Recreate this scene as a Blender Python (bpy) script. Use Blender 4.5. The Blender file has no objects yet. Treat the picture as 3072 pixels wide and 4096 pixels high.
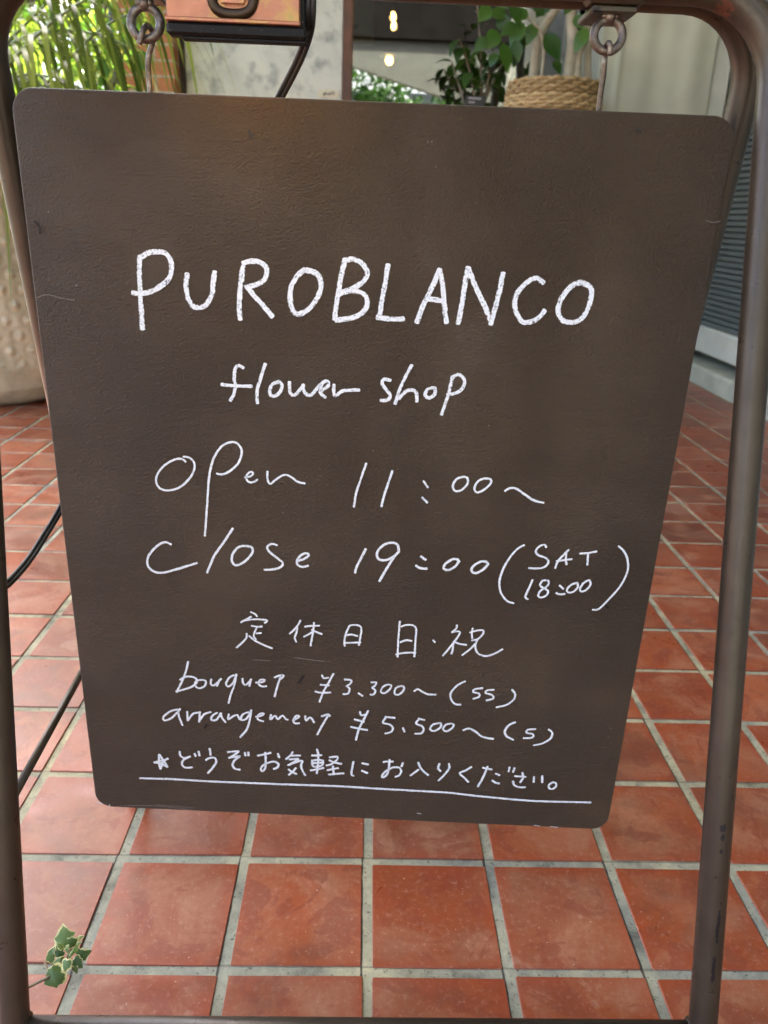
import bpy, math, random
from mathutils import Vector, Matrix, noise as mnoise
random.seed(7)
C = bpy.context.scene.collection
SC = bpy.context.scene

# ------------------------------------------------------------------ camera
CAM = Vector((0, 0, 0.7431))
RT = Vector((0.9992186, -0.0179688, 0.0352041))
UP = Vector((-0.0265295, 0.3553230, 0.9343671))
FW = Vector((0.0292982, 0.9345709, -0.3545686))
FPX = 3132.8
cam = bpy.data.cameras.new('camera')
camo = bpy.data.objects.new('camera', cam)
C.objects.link(camo)
camo.matrix_world = Matrix(((RT.x, UP.x, -FW.x, CAM.x), (RT.y, UP.y, -FW.y, CAM.y), (RT.z, UP.z, -FW.z, CAM.z), (0, 0, 0, 1)))
cam.sensor_fit = 'VERTICAL'
cam.sensor_height = 36
cam.sensor_width = 27
cam.lens = FPX / 4096 * 36
cam.clip_start = 0.02
cam.clip_end = 500
cam.dof.use_dof = True
cam.dof.focus_distance = 0.66
cam.dof.aperture_fstop = 10.5
SC.camera = camo

# ------------------------------------------------------------------ world, sun, exposure
SUN_EL, SUN_AZ = math.radians(62), math.radians(-24)      # azimuth from +Y towards +X
w = bpy.data.worlds.new('World')
SC.world = w
w.use_nodes = True
nt = w.node_tree
sky = nt.nodes.new('ShaderNodeTexSky')
sky.sky_type = 'NISHITA'
sky.sun_disc = False
sky.sun_elevation = SUN_EL
sky.sun_rotation = SUN_AZ
sky.air_density = .65
sky.dust_density = 5.0
sky.ozone_density = 1.0
bg = nt.nodes['Background']
nt.links.new(sky.outputs[0], bg.inputs[0])
bg.inputs[1].default_value = 0.15
sun = bpy.data.lights.new('sun', 'SUN')
sun.energy = 4.0
sun.angle = math.radians(0.5)
sun.color = (1, 0.95, 0.82)
suno = bpy.data.objects.new('sun', sun)
C.objects.link(suno)
sd = Vector((math.sin(SUN_AZ) * math.cos(SUN_EL), math.cos(SUN_AZ) * math.cos(SUN_EL), math.sin(SUN_EL)))
suno.rotation_euler = sd.to_track_quat('Z', 'Y').to_euler()
suno.location = sd * 30
SC.view_settings.view_transform = 'Standard'
SC.view_settings.look = 'None'
SC.view_settings.exposure = 2.98
SC.view_settings.gamma = 1
SC.cycles.max_bounces = 10
SC.cycles.transparent_max_bounces = 24
SC.cycles.caustics_reflective = False
SC.cycles.caustics_refractive = False
SC.cycles.sample_clamp_indirect = 6


# ------------------------------------------------------------------ measuring helpers (photo pixel -> point of the place)
def ray(u, v):
    return RT * ((u - 1536) / FPX) + UP * (-(v - 2048) / FPX) + FW


def at_y(u, v, Y):
    d = ray(u, v)
    return CAM + d * (Y / d.y)


def at_z(u, v, Z):
    d = ray(u, v)
    return CAM + d * ((Z - CAM.z) / d.z)


# ------------------------------------------------------------------ mesh helpers
class MB:
    def __init__(s):
        s.v = []; s.f = []; s.uv = []; s.rnd = []; s.mi = []; s.sm = []

    def face(s, idx, uv=None, rnd=0.0, mi=0, smooth=False):
        s.f.append(tuple(idx)); s.uv.append(uv); s.rnd.append(rnd); s.mi.append(mi); s.sm.append(smooth)

    def vert(s, p):
        s.v.append(Vector(p)); return len(s.v) - 1

    def box(s, lo, hi, bev=0.0, rnd=0.0, mi=0, M=None):
        lo, hi = Vector(lo), Vector(hi)
        c, h = (lo + hi) / 2, (hi - lo) / 2
        b = min(bev, h.x * .45, h.y * .45, h.z * .45)
        T = M or Matrix.Identity(4)
        if b <= 0:
            ids = [s.vert(T @ Vector((c.x + a * h.x, c.y + d * h.y, c.z + e * h.z))) for e in (-1, 1) for d in (-1, 1) for a in (-1, 1)]
            for q in ((0, 2, 3, 1), (4, 5, 7, 6), (0, 1, 5, 4), (2, 6, 7, 3), (0, 4, 6, 2), (1, 3, 7, 5)):
                s.face([ids[k] for k in q], rnd=rnd, mi=mi)
            return
        V = {}
        for a in (-1, 1):
            for d in (-1, 1):
                for e in (-1, 1):
                    V[a, d, e, 0] = s.vert(T @ Vector((c.x + a * h.x, c.y + d * (h.y - b), c.z + e * (h.z - b))))
                    V[a, d, e, 1] = s.vert(T @ Vector((c.x + a * (h.x - b), c.y + d * h.y, c.z + e * (h.z - b))))
                    V[a, d, e, 2] = s.vert(T @ Vector((c.x + a * (h.x - b), c.y + d * (h.y - b), c.z + e * h.z)))
        def q(ids, n):
            p = [s.v[i] for i in ids]
            nn = (p[1] - p[0]).cross(p[2] - p[0])
            n = (T.to_3x3() @ Vector(n))
            if nn.dot(n) < 0: ids = ids[::-1]
            s.face(ids, rnd=rnd, mi=mi)
        for a in (-1, 1):
            q([V[a, -1, -1, 0], V[a, 1, -1, 0], V[a, 1, 1, 0], V[a, -1, 1, 0]], (a, 0, 0))
            q([V[-1, a, -1, 1], V[1, a, -1, 1], V[1, a, 1, 1], V[-1, a, 1, 1]], (0, a, 0))
            q([V[-1, -1, a, 2], V[1, -1, a, 2], V[1, 1, a, 2], V[-1, 1, a, 2]], (0, 0, a))
            for d in (-1, 1):
                q([V[a, d, -1, 0], V[a, d, 1, 0], V[a, d, 1, 1], V[a, d, -1, 1]], (a, d, 0))
                q([V[a, -1, d, 0], V[a, 1, d, 0], V[a, 1, d, 2], V[a, -1, d, 2]], (a, 0, d))
                q([V[-1, a, d, 1], V[1, a, d, 1], V[1, a, d, 2], V[-1, a, d, 2]], (0, a, d))
                for e in (-1, 1):
                    q([V[a, d, e, 0], V[a, d, e, 1], V[a, d, e, 2]], (a, d, e))

    def tube(s, pts, r, n=16, closed=False, cap=True, flat=1.0, rnd=0.0, mi=0, ref=None):
        pts = [Vector(p) for p in pts]
        N = len(pts)
        rs = r if isinstance(r, (list, tuple)) else [r] * N
        T = []
        for i in range(N):
            a = pts[(i - 1) % N] if (closed or i > 0) else pts[i]
            b = pts[(i + 1) % N] if (closed or i < N - 1) else pts[i]
            T.append((b - a).normalized())
        nrm = Vector(ref) if ref is not None else T[0].orthogonal()
        nrm = (nrm - T[0] * nrm.dot(T[0])).normalized()
        rings = []
        L = 0
        for i in range(N):
            nrm = (nrm - T[i] * nrm.dot(T[i])).normalized()
            bn = T[i].cross(nrm)
            rings.append([s.vert(pts[i] + nrm * (math.cos(2 * math.pi * k / n) * rs[i]) + bn * (math.sin(2 * math.pi * k / n) * rs[i] * flat)) for k in range(n)])
        M_ = N if closed else N - 1
        for i in range(M_):
            l2 = L + (pts[(i + 1) % N] - pts[i]).length
            A, B = rings[i], rings[(i + 1) % N]
            for k in range(n):
                k2 = (k + 1) % n
                s.face((A[k], A[k2], B[k2], B[k]), uv=[(L, k / n), (L, (k + 1) / n), (l2, (k + 1) / n), (l2, k / n)], rnd=rnd, mi=mi, smooth=True)
            L = l2
        if cap and not closed:
            s.face(rings[0][::-1], rnd=rnd, mi=mi); s.face(rings[-1], rnd=rnd, mi=mi)

    def lathe(s, prof, c, n=48, rnd=0.0, mi=0, wob=None, smooth=True):
        rings = []
        for r, z in prof:
            ring = []
            for k in range(n):
                a = 2 * math.pi * k / n
                rr = r + (wob(a, z) if wob else 0)
                ring.append(s.vert((c[0] + math.cos(a) * rr, c[1] + math.sin(a) * rr, c[2] + z)))
            rings.append(ring)
        for i in range(len(rings) - 1):
            for k in range(n):
                k2 = (k + 1) % n
                s.face((rings[i][k], rings[i][k2], rings[i + 1][k2], rings[i + 1][k]),
                       uv=[(k / n, i), ((k + 1) / n, i), ((k + 1) / n, i + 1), (k / n, i + 1)], rnd=rnd, mi=mi, smooth=smooth)
        s.face(rings[0][::-1], rnd=rnd, mi=mi); s.face(rings[-1], rnd=rnd, mi=mi)

    def leaf(s, base, d, up, L, W, bend=0.25, fold=0.15, n=5, rnd=0.0, mi=0, shape=None, tipdrop=None):
        """a leaf blade: two rows of quads either side of the midrib, bent along its length"""
        d = Vector(d).normalized(); up = Vector(up)
        side = d.cross(up)
        if side.length < 1e-4: side = d.orthogonal()
        side.normalize(); up = side.cross(d).normalized()
        rows = []
        for i in range(n + 1):
            t = i / n
            wv = (shape(t) if shape else math.sin(math.pi * (t ** .75))) * W / 2
            p = Vector(base) + d * (L * t * (1 - .15 * bend * t)) - up * (bend * L * t * t)
            if tipdrop: p.z -= tipdrop * L * t * t
            rows.append((s.vert(p + side * wv + up * (fold * wv)), s.vert(p), s.vert(p - side * wv + up * (fold * wv)), t))
        for i in range(n):
            a, b = rows[i], rows[i + 1]
            s.face((a[0], a[1], b[1], b[0]), uv=[(a[3], 1), (a[3], 0), (b[3], 0), (b[3], 1)], rnd=rnd, mi=mi, smooth=True)
            s.face((a[1], a[2], b[2], b[1]), uv=[(a[3], 0), (a[3], 1), (b[3], 1), (b[3], 0)], rnd=rnd, mi=mi, smooth=True)

    def build(s, name, mats, parent=None):
        me = bpy.data.meshes.new(name)
        org = Vector((0, 0, 0))
        p = parent
        while p is not None:
            org += p.location; p = p.parent
        me.from_pydata([tuple(q - org) for q in s.v], [], s.f)
        mats = mats if isinstance(mats, (list, tuple)) else [mats]
        for m in mats: me.materials.append(m)
        me.polygons.foreach_set('material_index', s.mi)
        me.polygons.foreach_set('use_smooth', s.sm)
        at = me.attributes.new('rnd', 'FLOAT', 'FACE')
        at.data.foreach_set('value', s.rnd)
        if any(u is not None for u in s.uv):
            ul = me.uv_layers.new(name='UVMap')
            flat = []
            for f, u in zip(s.f, s.uv):
                for k in range(len(f)):
                    flat.extend(u[k] if u is not None else (0, 0))
            ul.data.foreach_set('uv', flat)
        me.update()
        o = bpy.data.objects.new(name, me)
        C.objects.link(o)
        if parent is not None: o.parent = parent
        return o


def thing(name, label, cat, loc=(0, 0, 0), group=None):
    o = bpy.data.objects.new(name, None)
    C.objects.link(o)
    o.empty_display_size = .1
    o.location = loc
    o['label'] = label; o['category'] = cat
    if group: o['group'] = group
    return o


def tag(o, label, cat, group=None):
    o['label'] = label; o['category'] = cat
    if group: o['group'] = group
    return o


def smooth_path(P, step, closed=False):
    """Catmull-Rom through the points, resampled at about `step`"""
    P = [Vector(p) for p in P]
    out = []
    n = len(P)
    if n == 2:
        k = max(2, int((P[1] - P[0]).length / step))
        return [P[0].lerp(P[1], i / k) for i in range(k + 1)]
    for i in range(n - 1):
        p0, p1, p2, p3 = P[max(i - 1, 0)], P[i], P[i + 1], P[min(i + 2, n - 1)]
        k = max(2, int((p2 - p1).length / step))
        for j in range(k):
            t = j / k
            out.append(0.5 * ((2 * p1) + (p2 - p0) * t + (2 * p0 - 5 * p1 + 4 * p2 - p3) * t * t + (3 * p1 - p0 - 3 * p2 + p3) * t ** 3))
    out.append(P[-1])
    return out


# ------------------------------------------------------------------ materials
def mat(name):
    m = bpy.data.materials.new(name); m.use_nodes = True
    nt = m.node_tree
    return m, nt, nt.nodes['Principled BSDF'], nt.nodes['Material Output']


def N(nt, typ, **kw):
    n = nt.nodes.new(typ)
    for k, v in kw.items():
        if k.startswith('i_'):
            n.inputs[k[2:].replace('_', ' ')].default_value = v
        else: setattr(n, k, v)
    return n


def tex(nt, kind='Object', scale=(1, 1, 1), rot=(0, 0, 0)):
    tc = N(nt, 'ShaderNodeTexCoord'); mp = N(nt, 'ShaderNodeMapping')
    mp.inputs['Scale'].default_value = scale; mp.inputs['Rotation'].default_value = rot
    nt.links.new(tc.outputs[kind], mp.inputs[0])
    return mp.outputs[0]


def noise(nt, vec, scale, detail=4, rough=.55, dist=0.0):
    n = N(nt, 'ShaderNodeTexNoise')
    n.inputs['Scale'].default_value = scale; n.inputs['Detail'].default_value = detail
    n.inputs['Roughness'].default_value = rough; n.inputs['Distortion'].default_value = dist
    if vec is not None: nt.links.new(vec, n.inputs['Vector'])
    return n.outputs['Fac']


def ramp(nt, fac, stops, interp='LINEAR'):
    r = N(nt, 'ShaderNodeValToRGB')
    cr = r.color_ramp; cr.interpolation = interp
    while len(cr.elements) < len(stops): cr.elements.new(0.5)
    for e, (p, c) in zip(cr.elements, stops):
        e.position = p
        e.color = (c, c, c, 1) if isinstance(c, (int, float)) else (*c, 1)
    nt.links.new(fac, r.inputs[0])
    return r.outputs[0]


def mix(nt, fac, a, b, mode='MIX'):
    m = N(nt, 'ShaderNodeMix', data_type='RGBA', blend_type=mode)
    for k, v in ((0, fac), (6, a), (7, b)):
        if isinstance(v, (int, float)): m.inputs[k].default_value = v
        elif isinstance(v, tuple): m.inputs[k].default_value = (*v, 1)
        else: nt.links.new(v, m.inputs[k])
    return m.outputs[2]


def math_(nt, op, a, b=0.0, c=0.0):
    m = N(nt, 'ShaderNodeMath', operation=op)
    for k, v in enumerate((a, b, c)):
        if isinstance(v, (int, float)): m.inputs[k].default_value = v
        else: nt.links.new(v, m.inputs[k])
    return m.outputs[0]


def bump(nt, bsdf, h, strength=.5, dist=.001, prev=None):
    b = N(nt, 'ShaderNodeBump')
    b.inputs['Strength'].default_value = strength; b.inputs['Distance'].default_value = dist
    nt.links.new(h, b.inputs['Height'])
    if prev is not None: nt.links.new(prev, b.inputs['Normal'])
    nt.links.new(b.outputs[0], bsdf.inputs['Normal'])
    return b.outputs[0]


def attr(nt, name='rnd'):
    return N(nt, 'ShaderNodeAttribute', attribute_name=name).outputs['Fac']


def simple(name, col, rough=.5, metal=0.0, var=.25, nscale=30, bs=.15, bd=.001):
    m, nt, b, o = mat(name)
    v = tex(nt)
    f = noise(nt, v, nscale, 5)
    lo = tuple(c * (1 - var) for c in col); hi = tuple(min(1, c * (1 + var)) for c in col)
    nt.links.new(ramp(nt, f, [(.3, lo), (.7, hi)]), b.inputs['Base Color'])
    b.inputs['Metallic'].default_value = metal
    nt.links.new(ramp(nt, f, [(.2, max(0, rough - .08)), (.8, min(1, rough + .08))]), b.inputs['Roughness'])
    if bs: bump(nt, b, noise(nt, v, nscale * 6, 3), bs, bd)
    return m


def leaf_mat(name, dark, light, edge=None, trans=.45, rough=.35, edge_w=.72):
    m, nt, b, out = mat(name)
    r = attr(nt)
    col = ramp(nt, r, [(0, dark), (1, light)])
    if edge is not None:
        uv = N(nt, 'ShaderNodeTexCoord').outputs['UV']
        sep = N(nt, 'ShaderNodeSeparateXYZ'); nt.links.new(uv, sep.inputs[0])
        nz = noise(nt, tex(nt), 60, 3)
        e = math_(nt, 'ADD', sep.outputs[1], math_(nt, 'MULTIPLY', math_(nt, 'SUBTRACT', nz, .5), 1.1))
        col = mix(nt, ramp(nt, e, [(edge_w, 0.0), (edge_w + .1, 1.0)]), col, edge)
    nt.links.new(col, b.inputs['Base Color'])
    b.inputs['Roughness'].default_value = rough
    tr = N(nt, 'ShaderNodeBsdfTranslucent')
    nt.links.new(mix(nt, 1.0, col, (1.0, 1.15, .45), 'MULTIPLY'), tr.inputs[0])
    ms = N(nt, 'ShaderNodeMixShader'); ms.inputs[0].default_value = trans
    nt.links.new(b.outputs[0], ms.inputs[1]); nt.links.new(tr.outputs[0], ms.inputs[2])
    nt.links.new(ms.outputs[0], out.inputs[0])
    return m


MT = {}
PITCH, OX, OY = .15, .0193, .5981
FY0, FK = .445, .227          # front tube frame: y = FY0 + FK z
R_T = .0117


def make_materials():
    # hand-painted board: thick brush-marked brown paint
    m, nt, b, o = mat('board_paint')
    v = tex(nt)
    vs = tex(nt, scale=(.55, 1, 1.5))
    big = noise(nt, v, 6, 4, .6)
    col = ramp(nt, big, [(.3, (.042, .0258, .0104)), (.7, (.066, .0425, .0184))])
    # worn pale flecks and grey rubs
    fl = ramp(nt, noise(nt, v, 260, 2, .5), [(.775, 0.0), (.80, 1.0)])
    col = mix(nt, math_(nt, 'MULTIPLY', fl, .45), col, (.42, .40, .36))
    rub = ramp(nt, noise(nt, tex(nt, scale=(3, 1, 26), rot=(0, math.radians(6), 0)), 7, 5, .7), [(.66, 0.0), (.8, 1.0)])
    col = mix(nt, math_(nt, 'MULTIPLY', rub, .28), col, (.2, .18, .16))
    nt.links.new(col, b.inputs['Base Color'])
    nt.links.new(ramp(nt, noise(nt, v, 25, 5, .65), [(.3, .32), (.7, .44)]), b.inputs['Roughness'])
    b.inputs['Specular IOR Level'].default_value = .66
    h1 = noise(nt, tex(nt, scale=(.9, 1, 1.15)), 500, 5, .66, .0)
    h2 = noise(nt, tex(nt, scale=(.7, 1, 1.6), rot=(0, math.radians(-10), 0)), 150, 6, .68, .2)
    amp = ramp(nt, noise(nt, v, 9, 3), [(.3, .35), (.65, 1.0)])
    h = math_(nt, 'MULTIPLY', math_(nt, 'ADD', h1, math_(nt, 'MULTIPLY', h2, .45)), amp)
    n1 = bump(nt, b, h, 1.0, .0052)
    MT['board'] = m
    # steel tube, satin brown paint with chips down to black steel
    m, nt, b, o = mat('tube_paint')
    v = tex(nt)
    c = ramp(nt, noise(nt, v, 14, 5, .6), [(.3, (.044, .034, .023)), (.7, (.078, .061, .043))])
    chip = ramp(nt, noise(nt, tex(nt, scale=(1, 1, .45)), 42, 5, .62), [(.70, 0.0), (.715, 1.0)])
    c = mix(nt, chip, c, (.012, .012, .014))
    rust = ramp(nt, noise(nt, tex(nt, scale=(1.1, 1, .8)), 17, 6, .7), [(.735, 0.0), (.76, 1.0)])
    c = mix(nt, rust, c, (.22, .07, .035))
    # knocks where the photo shows bare steel or rust
    nzv = N(nt, 'ShaderNodeTexNoise'); nzv.inputs['Scale'].default_value = 260; nzv.inputs['Detail'].default_value = 4
    nt.links.new(v, nzv.inputs['Vector'])
    for (u_, v_, z_), (rx, rz), cc in (((2893, 3315, None), (.0022, .0042), (.012, .013, .018)), ((2890, 3350, None), (.0016, .003), (.012, .013, .018)), ((2932, 3190, None), (.0012, .002), (.012, .013, .018)),
                                       ((2884, 3405, None), (.0012, .0018), (.012, .013, .018)), ((2872, 3700, None), (.0016, .018), (.012, .013, .018)), ((2853, 3890, None), (.0017, .014), (.012, .013, .018)),
                                       ((2912, 32, 1), (.0068, .0062), (.13, .052, .032)), ((2975, 240, 1), (.004, .016), (.016, .013, .012)), ((2410, 30, 1), (.006, .004), (.016, .013, .012))):
        d_ = ray(u_, v_)
        pc = CAM + d_ * ((FY0 + FK * CAM.z - R_T) / (d_.y - FK * d_.z))
        sub = N(nt, 'ShaderNodeVectorMath', operation='SUBTRACT'); nt.links.new(v, sub.inputs[0]); sub.inputs[1].default_value = pc - Vector((0, .65, 0))
        sc_ = N(nt, 'ShaderNodeVectorMath', operation='MULTIPLY'); nt.links.new(sub.outputs[0], sc_.inputs[0]); sc_.inputs[1].default_value = (1 / rx, 1 / .02, 1 / rz)
        ln = N(nt, 'ShaderNodeVectorMath', operation='LENGTH'); nt.links.new(sc_.outputs[0], ln.inputs[0])
        dd = math_(nt, 'ADD', ln.outputs['Value'], math_(nt, 'MULTIPLY', math_(nt, 'SUBTRACT', nzv.outputs['Fac'], .5), 2.4))
        c = mix(nt, ramp(nt, dd, [(.85, 1.0), (.95, 0.0)]), c, cc)
    nt.links.new(c, b.inputs['Base Color'])
    nt.links.new(ramp(nt, noise(nt, v, 60, 4), [(.3, .26), (.7, .42)]), b.inputs['Roughness'])
    b.inputs['Metallic'].default_value = .35
    n1 = bump(nt, b, noise(nt, v, 650, 3, .6), .35, .0005)
    bump(nt, b, noise(nt, tex(nt, scale=(1, 1, .12)), 160, 3), .25, .0006, n1)
    MT['tube'] = m
    # aged bare steel (rings and hooks)
    m, nt, b, o = mat('aged_steel')
    v = tex(nt)
    c = ramp(nt, noise(nt, v, 130, 5, .65), [(.32, (.06, .045, .034)), (.55, (.17, .14, .115)), (.72, (.36, .34, .32))])
    nt.links.new(c, b.inputs['Base Color'])
    b.inputs['Metallic'].default_value = .75
    b.inputs['Roughness'].default_value = .42
    bump(nt, b, noise(nt, v, 420, 4), .5, .0006)
    MT['steel'] = m
    # yellow-passivated zinc plate
    m, nt, b, o = mat('yellow_zinc')
    v = tex(nt)
    c = ramp(nt, noise(nt, v, 26, 4, .6, 1.5), [(.28, (.20, .20, .08)), (.40, (.40, .24, .09)), (.50, (.36, .16, .105)), (.62, (.38, .16, .095)), (.72, (.34, .20, .14)), (.8, (.46, .31, .07))])
    nt.links.new(c, b.inputs['Base Color'])
    b.inputs['Metallic'].default_value = .8
    nt.links.new(ramp(nt, noise(nt, v, 150, 4), [(.3, .3), (.7, .48)]), b.inputs['Roughness'])
    bump(nt, b, noise(nt, v, 500, 3), .2, .0003)
    MT['zinc'] = m
    # dusty black housing
    m, nt, b, o = mat('dusty_black')
    v = tex(nt)
    c = mix(nt, ramp(nt, noise(nt, v, 700, 2), [(.70, 0.0), (.74, .9)]), (.004, .0036, .0034), (.22, .18, .13))
    nt.links.new(c, b.inputs['Base Color'])
    b.inputs['Roughness'].default_value = .6; b.inputs['Specular IOR Level'].default_value = .25
    MT['black'] = m
    MT['rubber'] = simple('black_rubber', (.010, .011, .012), .5, 0, .3, 90, .1, .0003)
    # white marker paint: dry-brush ribbons, streaky along the stroke
    for nm, thr, rag in (('marker', .325, .33), ('brush', .36, .34)):
        m, nt, b, out = mat('white_' + nm)
        uv = N(nt, 'ShaderNodeTexCoord').outputs['UV']
        sep = N(nt, 'ShaderNodeSeparateXYZ'); nt.links.new(uv, sep.inputs[0])
        cmb = N(nt, 'ShaderNodeCombineXYZ')
        nt.links.new(math_(nt, 'MULTIPLY', sep.outputs[0], 70.0), cmb.inputs[0])
        nt.links.new(math_(nt, 'MULTIPLY', sep.outputs[1], 2.6), cmb.inputs[1])
        nt.links.new(attr(nt), cmb.inputs[2])
        st = noise(nt, cmb.outputs[0], 2.0, 4, .62)
        gr = noise(nt, tex(nt), 520, 3, .6)
        edge = math_(nt, 'SUBTRACT', 1.0, math_(nt, 'POWER', math_(nt, 'ABSOLUTE', sep.outputs[1]), 5.0))
        s_ = math_(nt, 'ADD', math_(nt, 'MULTIPLY', st, .55), math_(nt, 'MULTIPLY', gr, .45))
        cov = math_(nt, 'ADD', s_, math_(nt, 'MULTIPLY', math_(nt, 'SUBTRACT', edge, 1.0), rag))
        a = ramp(nt, cov, [(thr, 0.0), (thr + .09, .93)])
        cc = ramp(nt, gr, [(.3, (.74, .82, .90)), (.6, (.87, .93, .98))])
        nt.links.new(cc, b.inputs['Base Color'])
        b.inputs['Roughness'].default_value = .55
        nt.links.new(a, b.inputs['Alpha'])
        bump(nt, b, gr, .3, .0005)
        MT[nm] = m
    MT['scuff'] = simple('grey_scuff', (.17, .15, .13), .6, 0, .3, 300)
    MT['dent'] = simple('dark_dent', (.008, .006, .005), .6, 0, .3, 300)
    # terracotta quarry tile
    m, nt, b, o = mat('terracotta_tile')
    v = tex(nt); r = attr(nt)
    off = N(nt, 'ShaderNodeVectorMath', operation='ADD'); nt.links.new(v, off.inputs[0])
    cm = N(nt, 'ShaderNodeCombineXYZ'); nt.links.new(math_(nt, 'MULTIPLY', r, 37.0), cm.inputs[2]); nt.links.new(cm.outputs[0], off.inputs[1])
    vv = off.outputs[0]
    base = ramp(nt, r, [(0, (.13, .032, .014)), (.25, (.22, .048, .017)), (.75, (.29, .064, .020)), (1, (.36, .105, .042))])
    cloud = noise(nt, vv, 9, 8, .62, .7)
    base = mix(nt, ramp(nt, cloud, [(.44, 0.0), (.64, .55)]), base, (.37, .18, .10))
    blot = noise(nt, vv, 16, 6, .6, 1.2)
    base = mix(nt, ramp(nt, blot, [(.52, 0.0), (.56, .55)]), base, (.19, .036, .018))
    dirt = noise(nt, vv, 5, 6, .6)
    base = mix(nt, ramp(nt, dirt, [(.52, 0.0), (.8, .55)]), base, (.15, .085, .055))
    # foot-worn dusty middle, clean saturated rim
    sx = N(nt, 'ShaderNodeSeparateXYZ'); nt.links.new(v, sx.inputs[0])
    ds = []
    for ax, of in ((0, OX), (1, OY)):
        fr_ = math_(nt, 'FRACT', math_(nt, 'DIVIDE', math_(nt, 'ADD', sx.outputs[ax], 30 * PITCH - of), PITCH))
        ds.append(math_(nt, 'SUBTRACT', .5, math_(nt, 'ABSOLUTE', math_(nt, 'SUBTRACT', fr_, .5))))
    em = math_(nt, 'ADD', math_(nt, 'MINIMUM', ds[0], ds[1]), math_(nt, 'MULTIPLY', math_(nt, 'SUBTRACT', noise(nt, vv, 18, 6, .65), .5), .42))
    rim = ramp(nt, em, [(.04, 1.0), (.15, 0.0)])
    base = mix(nt, math_(nt, 'MULTIPLY', rim, .55), base, (.28, .050, .016))
    grit = noise(nt, v, 150, 6, .72)
    base = mix(nt, ramp(nt, grit, [(.54, 0.0), (.70, .40)]), base, (.42, .24, .18))
    base = mix(nt, ramp(nt, grit, [(.30, .5), (.44, 0.0)]), base, (.14, .032, .017))
    speck = ramp(nt, noise(nt, v, 210, 2), [(.72, 0.0), (.75, 1.0)])
    base = mix(nt, math_(nt, 'MULTIPLY', speck, .6), base, (.6, .45, .38))
    scr = ramp(nt, noise(nt, tex(nt, scale=(14, 1.2, 1), rot=(0, 0, math.radians(38))), 16, 3), [(.74, 0.0), (.78, 1.0)])
    base = mix(nt, math_(nt, 'MULTIPLY', scr, .28), base, (.55, .36, .29))
    st_ = noise(nt, v, 3.4, 7, .68, .4)       # spills and foot traffic that run across tiles
    base = mix(nt, ramp(nt, st_, [(.54, 0.0), (.62, .45)]), base, (.11, .05, .03))
    base = mix(nt, ramp(nt, noise(nt, tex(nt, rot=(.4, .2, 1)), 5.2, 8, .7, .5), [(.60, 0.0), (.63, .30)]), base, (.42, .26, .18))
    nt.links.new(base, b.inputs['Base Color'])
    nt.links.new(ramp(nt, cloud, [(.3, .24), (.7, .50)]), b.inputs['Roughness'])
    b.inputs['Specular IOR Level'].default_value = .55
    n1 = bump(nt, b, noise(nt, vv, 22, 6, .6), .28, .0016)
    bump(nt, b, noise(nt, v, 330, 3), .15, .0004, n1)
    MT['tile'] = m
    m, nt, b, o = mat('cement_grout')
    v = tex(nt)
    c = ramp(nt, noise(nt, v, 13, 8, .72), [(.30, (.10, .10, .085)), (.46, (.27, .27, .225)), (.58, (.37, .365, .29)), (.72, (.54, .52, .38))])
    c = mix(nt, ramp(nt, noise(nt, v, 240, 3), [(.60, 0.0), (.70, .75)]), c, (.06, .055, .04))
    big_ = noise(nt, v, 2.6, 3)
    c = mix(nt, 1.0, c, ramp(nt, big_, [(.38, (.80, .86, .84)), (.62, (1.15, 1.10, .84))]), 'MULTIPLY')
    sx = N(nt, 'ShaderNodeSeparateXYZ'); nt.links.new(v, sx.inputs[0])
    for ax, of, ctr in ((0, OX, .958), (1, OY, .040)):   # shrinkage crack along one side of every joint
        fr_ = math_(nt, 'FRACT', math_(nt, 'DIVIDE', math_(nt, 'ADD', sx.outputs[ax], 30 * PITCH - of), PITCH))
        dd = math_(nt, 'ADD', math_(nt, 'ABSOLUTE', math_(nt, 'SUBTRACT', fr_, ctr)), math_(nt, 'MULTIPLY', math_(nt, 'SUBTRACT', noise(nt, v, 30, 4, .7), .5), .03))
        c = mix(nt, ramp(nt, dd, [(.006, .90 if ax == 0 else .42), (.012, 0.0)]), c, (.018, .016, .014))
    nt.links.new(c, b.inputs['Base Color']); b.inputs['Roughness'].default_value = .75
    n1 = bump(nt, b, noise(nt, v, 300, 5, .65), .8, .0018)
    MT['grout'] = m
    MT['concrete'] = simple('pale_concrete', (.42, .44, .35), .7, 0, .18, 9, .3, .002)
    # mottled plaster
    m, nt, b, o = mat('mottled_plaster')
    v = tex(nt)
    c = ramp(nt, noise(nt, v, 3.2, 6, .6, .6), [(.3, (.48, .53, .49)), (.55, (.68, .72, .66)), (.75, (.78, .79, .66))])
    c = mix(nt, ramp(nt, noise(nt, v, 9, 5, .55), [(.50, 0.0), (.66, .8)]), c, (.27, .31, .31))
    nt.links.new(c, b.inputs['Base Color']); b.inputs['Roughness'].default_value = .8
    bump(nt, b, noise(nt, v, 14, 5), .4, .006)
    MT['plaster'] = m
    MT['wood'] = simple('stained_wood', (.10, .035, .014), .4, 0, .35, 12)
    MT['darkwood'] = simple('dark_wood', (.035, .018, .01), .5, 0, .35, 12)
    # brick
    m, nt, b, o = mat('red_brick')
    tc = N(nt, 'ShaderNodeTexCoord')
    sp = N(nt, 'ShaderNodeSeparateXYZ'); nt.links.new(tc.outputs['Object'], sp.inputs[0])
    cb = N(nt, 'ShaderNodeCombineXYZ')
    nt.links.new(math_(nt, 'ADD', sp.outputs[0], sp.outputs[1]), cb.inputs[0]); nt.links.new(sp.outputs[2], cb.inputs[1])
    br = N(nt, 'ShaderNodeTexBrick')
    nt.links.new(cb.outputs[0], br.inputs['Vector'])
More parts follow.
